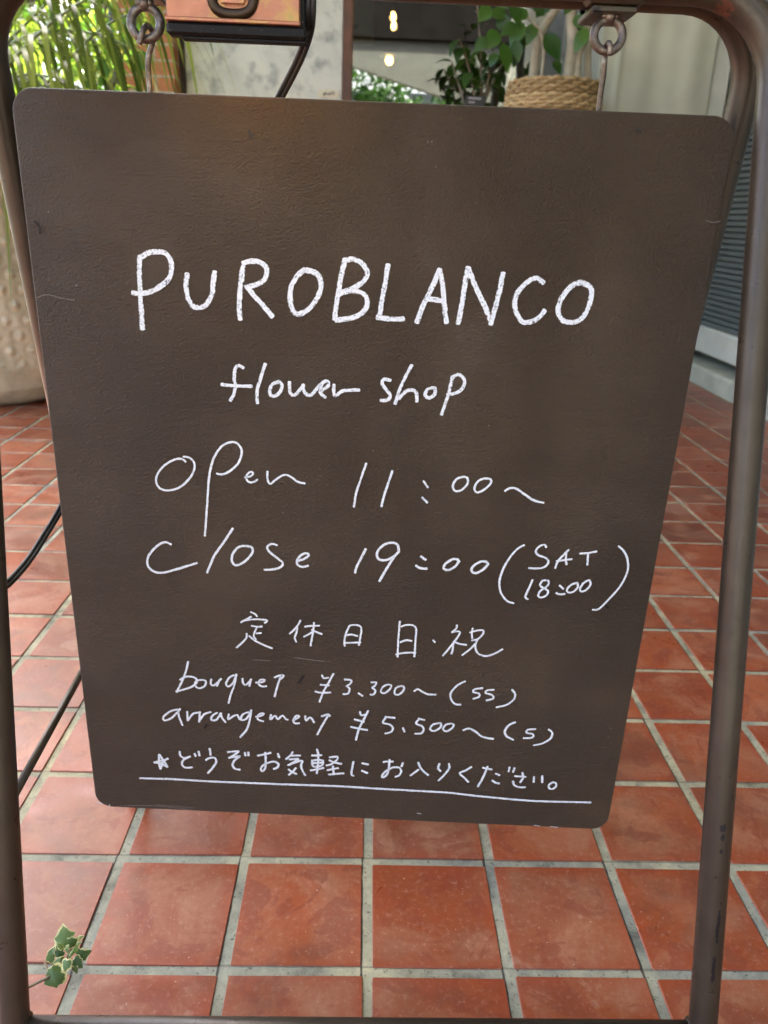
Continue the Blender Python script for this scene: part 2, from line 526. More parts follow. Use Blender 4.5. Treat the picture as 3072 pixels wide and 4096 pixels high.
    br.inputs['Scale'].default_value = 1
    br.inputs['Brick Width'].default_value = .21; br.inputs['Row Height'].default_value = .072
    br.inputs['Mortar Size'].default_value = .006
    br.inputs['Color1'].default_value = (.34, .10, .04, 1); br.inputs['Color2'].default_value = (.46, .18, .075, 1)
    br.inputs['Mortar'].default_value = (.42, .35, .27, 1)
    nt.links.new(mix(nt, .25, br.outputs['Color'], ramp(nt, noise(nt, tex(nt), 40, 4), [(.3, .05), (.7, .5)]), 'OVERLAY'), b.inputs['Base Color'])
    b.inputs['Roughness'].default_value = .75
    bump(nt, b, br.outputs['Fac'], -.5, .004)
    MT['brick'] = m
    m, nt, b, o = mat('window_glass')
    b.inputs['Base Color'].default_value = (1, 1, 1, 1)
    b.inputs['Roughness'].default_value = 0.0
    b.inputs['IOR'].default_value = 1.5
    tr = N(nt, 'ShaderNodeBsdfTransparent'); tr.inputs[0].default_value = (.82, .86, .84, 1)
    gl = N(nt, 'ShaderNodeBsdfGlossy'); gl.inputs['Roughness'].default_value = .008
    fr = N(nt, 'ShaderNodeFresnel'); fr.inputs['IOR'].default_value = 1.9
    ms = N(nt, 'ShaderNodeMixShader')
    nt.links.new(math_(nt, 'ADD', math_(nt, 'MULTIPLY', fr.outputs[0], 2.1), .08), ms.inputs[0]); nt.links.new(tr.outputs[0], ms.inputs[1]); nt.links.new(gl.outputs[0], ms.inputs[2])
    nt.links.new(ms.outputs[0], o.inputs[0])
    MT['glass'] = m
    MT['white'] = simple('white_enamel', (.60, .63, .54), .4, 0, .08, 9)
    MT['ceil'] = simple('pale_soffit', (.60, .60, .46), .8, 0, .2, 5)
    MT['beam'] = simple('pale_render', (.11, .115, .095), .8, 0, .15, 6, .3, .004)
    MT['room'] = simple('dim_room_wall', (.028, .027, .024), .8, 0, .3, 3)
    MT['panel'] = simple('beige_panel', (.58, .61, .48), .55, 0, .12, 4, .1, .002)
    MT['shutter'] = simple('teal_grey_metal', (.14, .17, .165), .42, .3, .15, 8)
    MT['card'] = simple('cream_card', (.72, .70, .55), .7, 0, .05, 20)
    MT['ink'] = simple('brown_ink', (.05, .04, .03), .6, 0, .1, 20)
    MT['chalk'] = simple('chalk_white', (.7, .7, .68), .8, 0, .1, 50)
    MT['slate'] = simple('black_slate', (.02, .021, .023), .5, 0, .2, 30)
    # pot: weathered stoneware
    m, nt, b, o = mat('weathered_stoneware')
    v = tex(nt)
    c = ramp(nt, noise(nt, v, 7, 7, .65), [(.28, (.26, .25, .175)), (.5, (.50, .48, .35)), (.72, (.68, .66, .52))])
    nt.links.new(c, b.inputs['Base Color']); b.inputs['Roughness'].default_value = .6
    bump(nt, b, noise(nt, v, 60, 5), .5, .004)
    MT['pot'] = m
    MT['soil'] = simple('dark_soil', (.035, .025, .017), .9, 0, .4, 30, .6, .01)
    MT['ground'] = simple('garden_ground', (.10, .085, .06), .9, 0, .35, 3, .5, .02)
    MT['road'] = simple('grey_paving', (.36, .35, .27), .85, 0, .2, 20, .4, .004)
    # woven basket
    m, nt, b, o = mat('seagrass')
    c = ramp(nt, attr(nt), [(0, (.28, .18, .075)), (1, (.58, .43, .21))])
    nt.links.new(mix(nt, .5, c, ramp(nt, noise(nt, tex(nt), 90, 4), [(.3, .15), (.7, .75)]), 'OVERLAY'), b.inputs['Base Color'])
    b.inputs['Roughness'].default_value = .75
    bump(nt, b, noise(nt, tex(nt), 160, 3), .4, .002)
    MT['basket'] = m
    MT['bark'] = simple('grey_bark', (.19, .155, .115), .85, 0, .35, 14, .6, .006)
    MT['palebark'] = simple('pale_bark', (.42, .38, .28), .8, 0, .2, 22, .5, .003)
    MT['palm'] = leaf_mat('palm_leaf', (.05, .095, .018), (.30, .38, .09), trans=.48)
    MT['rachis'] = simple('palm_stalk', (.11, .15, .045), .45, 0, .2, 20)
    MT['varieg'] = leaf_mat('variegated_leaf', (.08, .19, .05), (.14, .27, .07), edge=(.62, .66, .16), trans=.5, edge_w=.62)
    MT['sunleaf'] = leaf_mat('bright_leaf', (.14, .27, .03), (.36, .48, .07), trans=.55)
    MT['leaf'] = leaf_mat('green_leaf', (.025, .065, .015), (.07, .15, .03), trans=.4)
    MT['ficus'] = leaf_mat('glossy_leaf', (.03, .095, .015), (.085, .20, .03), trans=.35, rough=.3)
    MT['ivy'] = leaf_mat('ivy_leaf', (.05, .11, .025), (.15, .24, .06), edge=(.66, .64, .30), trans=.22, rough=.4, edge_w=.86)
    MT['ivystem'] = simple('ivy_stem', (.13, .095, .045), .6, 0, .2, 60)
    m, nt, b, o = mat('warm_bulb')
    b.inputs['Emission Color'].default_value = (1, .56, .15, 1); b.inputs['Emission Strength'].default_value = 3.2
    b.inputs['Base Color'].default_value = (.9, .8, .6, 1)
    MT['bulb'] = m
    MT['facade'] = simple('pale_facade', (.55, .58, .62), .8, 0, .1, 1.2)
    MT['pane'] = simple('dark_pane', (.03, .035, .04), .1, 0, .2, 2, 0)


make_materials()


def structure(o):
    o['kind'] = 'structure'
    return o


# ================================================================== SETTING
FLOOR_X0, FLOOR_X1 = -2.08, 1.678
FLOOR_Y0, FLOOR_Y1 = -2.25, 4.70


def build_floor():
    g = MB()
    ids = [g.vert((x, y, -.0019)) for x, y in ((FLOOR_X0, FLOOR_Y0), (FLOOR_X1, FLOOR_Y0), (FLOOR_X1, FLOOR_Y1), (FLOOR_X0, FLOOR_Y1))]
    g.face(ids, mi=1)
    i0, i1 = int((FLOOR_X0 - OX) / PITCH) - 1, int((FLOOR_X1 - OX) / PITCH) + 1
    j0, j1 = int((FLOOR_Y0 - OY) / PITCH) - 1, int((FLOOR_Y1 - OY) / PITCH) + 1
    gw = .0060      # half joint
    rg = random.Random(3)
    for i in range(i0, i1):
        for j in range(j0, j1):
            x0, y0 = OX + i * PITCH + gw, OY + j * PITCH + gw
            x1, y1 = x0 + PITCH - 2 * gw, y0 + PITCH - 2 * gw
            x0, x1 = max(x0, FLOOR_X0), min(x1, FLOOR_X1 - .002)
            y0, y1 = max(y0, FLOOR_Y0), min(y1, FLOOR_Y1)
            if x1 - x0 < .02 or y1 - y0 < .02: continue
            dx, dy, ro = rg.uniform(-.0012, .0012), rg.uniform(-.0012, .0012), rg.uniform(-.006, .006)
            qx, qy = rg.uniform(-.0007, .0007), rg.uniform(-.0007, .0007)
            x0 += qx; x1 -= qx; y0 += qy; y1 -= qy
            tz = rg.uniform(-.0004, .0004)
            cx, cy = (x0 + x1) / 2, (y0 + y1) / 2
            tl = (rg.uniform(-.004, .004), rg.uniform(-.004, .004))
            def P(x, y, z):
                a, b_ = x - cx, y - cy
                return (cx + dx + a - ro * b_, cy + dy + b_ + ro * a, z + (tz + tl[0] * a + tl[1] * b_ if z > -.002 else 0))
            def ringpts(ins, z, cr=.0018):
                out = []
                for sx, sy, a0 in ((x1, y1, 0), (x0, y1, 90), (x0, y0, 180), (x1, y0, 270)):
                    qx = sx - (1 if sx == x1 else -1) * (cr + ins); qy = sy - (1 if sy == y1 else -1) * (cr + ins)
                    for k in range(3):
                        a = math.radians(a0 + k * 45)
                        out.append(g.vert(P(qx + math.cos(a) * cr, qy + math.sin(a) * cr, z)))
                return out
            rnd = rg.random()
            A = ringpts(0, -.0055); B = ringpts(.0001, -.0006); D = ringpts(.0007, 0.0)
            n = len(A)
            for a_, b_ in ((A, B), (B, D)):
                for k in range(n):
                    g.face((a_[k], a_[(k + 1) % n], b_[(k + 1) % n], b_[k]), rnd=rnd, smooth=True)
            g.face(D, rnd=rnd)
    structure(g.build('floor', [MT['tile'], MT['grout']]))
    g = MB()
    ids = [g.vert(p) for p in ((-150, -150, -.06), (150, -150, -.06), (150, 150, -.06), (-150, 150, -.06))]
    g.face(ids)
    structure(g.build('ground', MT['ground']))
    g = MB()
    ids = [g.vert(p) for p in ((-60, -9.5, -.045), (60, -9.5, -.045), (60, -3.6, -.045), (-60, -3.6, -.045))]
    g.face(ids)
    structure(g.build('road', MT['road']))


build_floor()

WALL_Y = 4.70


def build_shop():
    Y = WALL_Y
    uL, uJ0, uJ1 = 741, 1370, 1409
    xl = at_y(uL, 250, Y).x
    xj0, xj1 = at_y(uJ0, 250, Y).x, at_y(uJ1, 250, Y).x
    xr = 1.9
    H = 3.6
    t = thing('flower_shop', 'flower shop front with mottled plaster wall and brown framed window', 'shop', (0, Y, 0))
    w = MB()
    w.box((xl, Y, 0), (xj0, Y + .16, H), .003)                   # plaster panel left of the window
    w.box((xj0, Y + .02, 0), (xr, Y + .16, .45), 0)              # low wall under the window
    w.box((xj0, Y + .02, 2.45), (xr, Y + .16, H), 0)
    w.build('wall', MT['plaster'], t)
    f = MB()
    f.box((xj0 + .002, Y - .025, 0.452), (xj1, Y + .09, 2.448), .004)
    f.box((xj1 + .001, Y - .02, .452), (xr, Y + .08, .52), .004)
    f.box((xj1 + .001, Y - .02, 2.38), (xr, Y + .08, 2.448), .004)
    fr = f.build('window_frame', MT['wood'], t)
    g = MB()
    g.box((xj1 + .001, Y + .03, .521), (xr, Y + .036, 2.379))
    g.build('glass', MT['glass'], fr)
    s = MB()
    x0 = at_y(697, 250, Y).x
    s.box((x0 + .012, Y + .01, 0), (xl - .003, Y + .12, H), .004)
    s.build('corner_post', MT['darkwood'], t)
    # the room behind the glass
    r = MB()
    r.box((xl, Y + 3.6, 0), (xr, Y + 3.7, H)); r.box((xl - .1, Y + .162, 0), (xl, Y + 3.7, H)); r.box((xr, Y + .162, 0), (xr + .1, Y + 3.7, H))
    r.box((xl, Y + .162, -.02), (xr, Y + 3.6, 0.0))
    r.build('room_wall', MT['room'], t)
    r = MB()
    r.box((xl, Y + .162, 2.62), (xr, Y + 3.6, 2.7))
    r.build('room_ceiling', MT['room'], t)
    # canopy over the tiled passage
    c = MB()
    c.box((-1.295, -.9, 3.6), (6.0, Y - .004, 3.8), .004)
    c.box((-2.2, -.9, 3.6), (-1.30, 4.55, 3.8), .004)
    c.box((-1.30, Y - .003, 3.603), (6.0, Y + 3.75, 3.803), .004)
    c.build('canopy', MT['ceil'], t)
    # covered walkway on the street side: pale sloping beam under an eave added to darken the window reflection, on two posts
    wt = thing('covered_walkway', 'pale sloping beam under an added dark eave reflected across the shop window', 'walkway', (0, -3.6, -.045))
    b = MB()
    pr = [(-4.4, 3.10), (4.6, 3.10), (4.6, 1.90), (1.2, 2.36), (-.5, 2.80), (-4.4, 2.86)]
    A = [b.vert((x, -3.50, z)) for x, z in pr]; B = [b.vert((x, -3.70, z)) for x, z in pr]
    b.face(A); b.face(B[::-1])
    n = len(pr)
    for k in range(n): b.face((A[k], B[k], B[(k + 1) % n], A[(k + 1) % n]))
    b.build('beam', MT['beam'], wt)
    b = MB(); b.box((-4.6, -3.75, 3.103), (4.8, -3.42, 3.62), .01); em = simple('added_black_eave', (.010, .009, .008), .9, 0, .3, 4); em.node_tree.nodes['Principled BSDF'].inputs['Specular IOR Level'].default_value = .05
    b.build('eave', em, wt)
    for x in (-4.45, 4.45):
        b = MB(); b.box((x - .12, -3.78, -.045), (x + .12, -3.705, 3.10), .01); b.build('post', MT['beam'], wt)
    # paper card on the plaster
    p0, p1 = at_y(1272, 357, Y - .004), at_y(1356, 391, Y - .004)
    card = thing('paper_card', 'small cream paper card with handwriting fixed to the pale plaster wall', 'card', (p0.x, Y - .004, p1.z))
    k = MB(); k.box((p0.x, Y - .004, p1.z), (p1.x, Y - .001, p0.z)); k.build('sheet', MT['card'], card)
    k = MB()
    W_, H_ = p1.x - p0.x, p0.z - p1.z
    def q(a, b_): return Vector((p0.x + a * W_, Y - .0065, p0.z - b_ * H_))
    for st in ([(.28, .45), (.27, .85)], [(.28, .5), (.36, .42), (.38, .6), (.28, .65)], [(.45, .42), (.46, .62), (.54, .6), (.55, .42), (.56, .64)], [(.66, .2), (.63, .62)], [(.76, .2), (.73, .62)]):
        k.tube(smooth_path([q(*z) for z in st], .004), .0022, 6)
    k.build('handwriting', MT['ink'], card)
    # air conditioner on the room's left
    a0 = at_y(1416, 28, Y + 1.2); a1 = at_y(1494, 140, Y + 1.2)
    ac = thing('wall_cabinet', 'white wall unit seen through the shop window beside the frame', 'wall unit', (a0.x, Y + 1.2, a1.z))
    k = MB(); k.box((a0.x - .2, Y + 1.2, a1.z), (a1.x, Y + 1.5, a0.z + .05), .015); k.build('body', MT['white'], ac)
    k = MB(); k.box((a0.x - .1, Y + 1.19, a1.z + .03), (a1.x - .1, Y + 1.199, a1.z + .055), .002); k.build('vent', MT['slate'], ac)
    s = MB(); s.box((a1.x - .16, Y + 1.2, 2.2), (a1.x - .10, Y + 1.26, 2.62)); s.build('bracket', MT['white'], ac)
    # pendants; the second is a glowing bulb added for a reflection in the glass
    for (u, v, dy, lab) in ((1572, 70, 1.9, 'uppermost bare warm bulb glowing inside the shop window'),
                            (1575, 107, 2.6, 'added warm bulb standing in for the reflection of the brightest one'),
                            (1557, 242, 1.5, 'lower lit bulb under a small flat dark shade in shop window')):
        p = at_y(u, v, Y + dy)
        t2 = thing('pendant_lamp', lab, 'lamp', (p.x, p.y, p.z), 'pendant bulbs in the shop')
        r_ = .024 if v != 242 else .028
        k = MB()
        k.lathe([(.004, -r_ * 1.05), (r_ * .6, -r_ * .85), (r_, -.1 * r_), (r_ * .85, .5 * r_), (.014, r_ * 1.3), (.011, r_ * 1.5)], p, 20)
        k.build('bulb', MT['bulb'], t2)
        k = MB()
        k.lathe([(.012, r_ * 1.45), (.016, r_ * 1.5), (.016, r_ * 2.6), (.006, r_ * 2.8)], p, 16)
        if v == 242: k.lathe([(.078, r_ * .9), (.074, r_ * 1.0), (.02, r_ * 1.7), (.017, r_ * 1.7)], p, 24)
        k.build('socket', MT['darkwood'], t2)
        k = MB(); k.tube([(p.x, p.y, p.z + r_ * 2.7), (p.x, p.y, 2.62)], .003, 8); k.build('wire', MT['rubber'], t2)
    # brick pier, down pipe
    yb = Y - .12
    xb0, xb1 = at_y(484, 250, yb).x, at_y(696, 250, yb).x
    k = MB(); k.box((xb0, yb, 0), (xb1, yb + .4, 3.59), .004)
    tag(k.build('brick_pillar', MT['brick']), 'red brick pillar with pale mortar left of the plaster wall', 'pillar')
    xp = at_y(466, 300, yb + .1).x
    k = MB(); k.tube([(xp, yb + .1, 0), (xp, yb + .1, 3.59)], .02, 16)
    tag(k.build('down_pipe', simple('slate_blue_pipe', (.03, .045, .075), .4, 0, .2, 5)), 'dark blue down pipe beside the left face of the brick pillar', 'pipe')
    # beige ribbed column and white strip at right
    yc = Y - .45
    xa, xb = at_y(2402, 270, yc).x, at_y(2862, 270, yc).x
    k = MB()
    pts = []
    for i in range(61):
        f = i / 60
        pts.append((xa + (xb - xa) * f, yc + .012 - .012 * math.exp(-((f - .17) / .02) ** 2) + .006 * math.sin(f * 13.0 + .6) + .002 * math.sin(f * 29) + .02 * (1 - f) ** 3))
    pts += [(xb, yc + .4), (xa, yc + .4)]
    A = [k.vert((x, y, 0)) for x, y in pts]; B = [k.vert((x, y, 3.59)) for x, y in pts]
    for i in range(len(pts)): k.face((A[i], A[(i + 1) % len(pts)], B[(i + 1) % len(pts)], B[i]), smooth=i < 60)
    k.face(A[::-1]); k.face(B)
    tag(k.build('panelled_column', MT['panel']), 'broad beige column with softly fluted face right of the woven basket', 'column')
    k = MB()
    xs0 = xb + .004
    k.box((xs0, yc + .03, 0), (1.735, yc + .3, 3.59), .004)
    tag(k.build('door_post', MT['white']), 'narrow white upright post between the beige column and ribbed shutter', 'post')
    # kerb and ribbed shutter along the right side
    k = MB(); k.box((1.68, -2.25, -.05), (1.899, yc + .025, .085), .012)
    structure(k.build('kerb', MT['concrete']))
    sh = thing('roller_shutter', 'closed teal grey ribbed shutter with a pale bottom rail on right', 'shutter', (1.775, 2.4, .132))
    k = MB()
    z = .264; X = 1.775; y0, y1 = .2, yc + .03
    prof = []
    while z < 2.6:
        prof += [(X, z), (X - .011, z + .004), (X - .009, z + .021), (X + .004, z + .0235)]
        z += .027
    prof.append((X, z))
    A = [k.vert((x, y0, zz)) for x, zz in prof]; B = [k.vert((x, y1, zz)) for x, zz in prof]
    for i in range(len(prof) - 1): k.face((A[i], A[i + 1], B[i + 1], B[i]))
    k.build('slat_curtain', MT['shutter'], sh)
    k = MB(); k.box((X - .035, y0, .132), (X + .03, y1, .262), .008); k.build('bottom_rail', MT['white'], sh)
    k = MB(); k.box((X - .02, y0, z + .003), (X + .10, y1, 3.59), .008); k.build('shutter_box', MT['white'], sh)
    k = MB(); k.box((1.90, -2.25, -.05), (6.0, 8.4, 3.597)); k.box((1.735, yc + .302, 0), (1.899, Y - .003, 3.595)); k.box((X + .005, -2.25, .0855), (1.899, .195, 3.595), .003)
    tag(k.build('side_building', MT['concrete']), 'plain pale building wall that carries the ribbed shutter on the right', 'building')


build_shop()


# ================================================================== SIGN STAND
BY0, BK = .858, -.203         # rear frame


def u_path(xc, half, ztop, yof, r, z0=0.012):
    pts = []
    nb = 10
    pts.append((xc - half, yof(z0), z0))
    for z in [z0 + (ztop - r - z0) * k / 14 for k in range(1, 15)]: pts.append((xc - half, yof(z), z))
    for k in range(1, nb + 1):
        a = math.pi - (math.pi / 2) * k / nb
        x, z = xc - half + r + r * math.cos(a), ztop - r + r * math.sin(a)
        pts.append((x, yof(z), z))
    for k in range(1, 13):
        pts.append((xc - half + r + (2 * half - 2 * r) * k / 12, yof(ztop), ztop))
    for k in range(1, nb + 1):
        a = math.pi / 2 - (math.pi / 2) * k / nb
        x, z = xc + half - r + r * math.cos(a), ztop - r + r * math.sin(a)
        pts.append((x, yof(z), z))
    for z in [z0 + (ztop - r - z0) * k / 14 for k in range(13, -1, -1)]: pts.append((xc + half, yof(z), z))
    return pts


def fy(z): return FY0 + FK * z
def by(z): return BY0 + BK * z


ZTF, ZTB = .9022, .9025
XCF, HF = .009, .2885
XCB, HB = .001, .2915


def lean(x, z):
    """the front frame stands slightly racked to the left"""
    f = min(1, max(0, (x - XCF + HF) / (2 * HF)))
    return x + (1 - f) * (.001 - .0157 * (z - .1)) + f * (.0079 - .0195 * (z - .105))


def build_stand():
    t = thing('sign_stand', 'brown steel tube A-frame stand carrying the hanging shop board', 'sign stand', (0, .65, 0))
    k = MB(); k.tube([(lean(x, z), y, z) for x, y, z in u_path(XCF, HF, ZTF, fy, .062)], R_T, 24, ref=(1, 0, 0)); k.build('front_frame', MT['tube'], t)
    k = MB(); k.tube(u_path(XCB, HB, ZTB, by, .062), R_T, 24, ref=(1, 0, 0)); k.build('back_frame', MT['tube'], t)
    for (f, xc, h, zc) in ((fy, XCF, HF, .094), (by, XCB, HB, .094)):
        k = MB(); rk = .0079 if f is fy else 0
        k.tube([(xc - h + R_T * .6, f(zc), zc), (xc, f(zc), zc), (xc + h + rk - R_T * .6, f(zc), zc)], .0098, 20)
        for s in (-1, 1):     # weld beads
            k.tube([(xc + s * (h - R_T * (.75 + .12 * q)) + rk * (s > 0), f(zc), zc) for q in (0, 1, 2, 3)], [.0132, .0128, .0115, .0099], 14)
        k.build('crossbar', MT['tube'], t)
    for f, xc, h in ((fy, XCF, HF), (by, XCB, HB)):
        for s in (-1, 1):
            k = MB(); x = xc + s * h + (.0097 if f is fy and s > 0 else 0)
            k.lathe([(.011, 0.0), (.0145, .002), (.0145, .016), (.0123, .021), (.0121, .026)], (x, f(.012), 0), 20)
            k.build('rubber_foot', MT['rubber'], t)
    # spreader bar on the left between the two frames
    a = Vector((XCF - HF, fy(.285) + .010, .285)); b = Vector((XCB - HB, by(.285) - .010, .285))
    k = MB(); k.tube([a, a.lerp(b, .5), b], .0036, 14); k.build('spreader_bar', MT['tube'], t)
    # hinge brackets, ring eyes
    for u0, u1, uc, vc in ((480, 655, 583, 92), (2330, 2556, 2432, 142)):
        Yr = fy(ZTF) + .004
        x0, x1 = at_y(u0, 40, Yr).x, at_y(u1, 60, Yr).x
        k = MB()
        k.box((x0, Yr - .0150, ZTF - .0140), (x1, Yr + .004, ZTF + .006), .0025)
        k.box((x0 + .005, Yr - .010, ZTF - .0190), (x1 - .004, Yr + .034, ZTF - .0143), .001)
        k.build('hinge_bracket', MT['tube'], t)
        p = at_y(uc, vc, Yr)
        cz = p.z
        k = MB()
        k.tube([(p.x + math.cos(q) * .0104, Yr + .0015 * math.sin(q), cz + math.sin(q) * .0104) for q in [2 * math.pi * i / 32 for i in range(32)]], .0032, 14, closed=True, ref=(0, 1, 0))
        for dx, dz, rr in ((0, .0122, .0046), (-.0034, .0128, .0031), (.0038, .0124, .0032), (.0005, .0152, .0040)):
            k.lathe([(rr * .3, -rr), (rr * .8, -rr * .6), (rr, 0), (rr * .8, rr * .6), (rr * .3, rr)], (p.x + dx, Yr, cz + dz), 12)
        k.build('ring_eye', MT['steel'], t)
    return t


build_stand()

# ================================================================== BOARD
BO = Vector((-.0006, .66, .4813)); BW, BH, BT = .5452, .6815, .0125
_y, _t, _r = math.radians(-2.206), math.radians(.806), math.radians(-.243)
_X = Vector((math.cos(_y), math.sin(_y), 0)); _N = Vector((math.sin(_y), -math.cos(_y), 0))
_Z = Vector((0, 0, 1)) * math.cos(_t) + _N * math.sin(_t)
BA = _X * math.cos(_r) + _Z * math.sin(_r)
BB = -_X * math.sin(_r) + _Z * math.cos(_r)
BN = BA.cross(BB)
if BN.y > 0: BN = -BN


def bp(a, b, n=0.0): return BO + BA * a + BB * b + BN * n


def on_board(u, v):
    d = ray(u, v)
    s = (BO - CAM).dot(BN) / d.dot(BN)
    p = CAM + d * s - BO
    return Vector((p.dot(BA), p.dot(BB), 0))


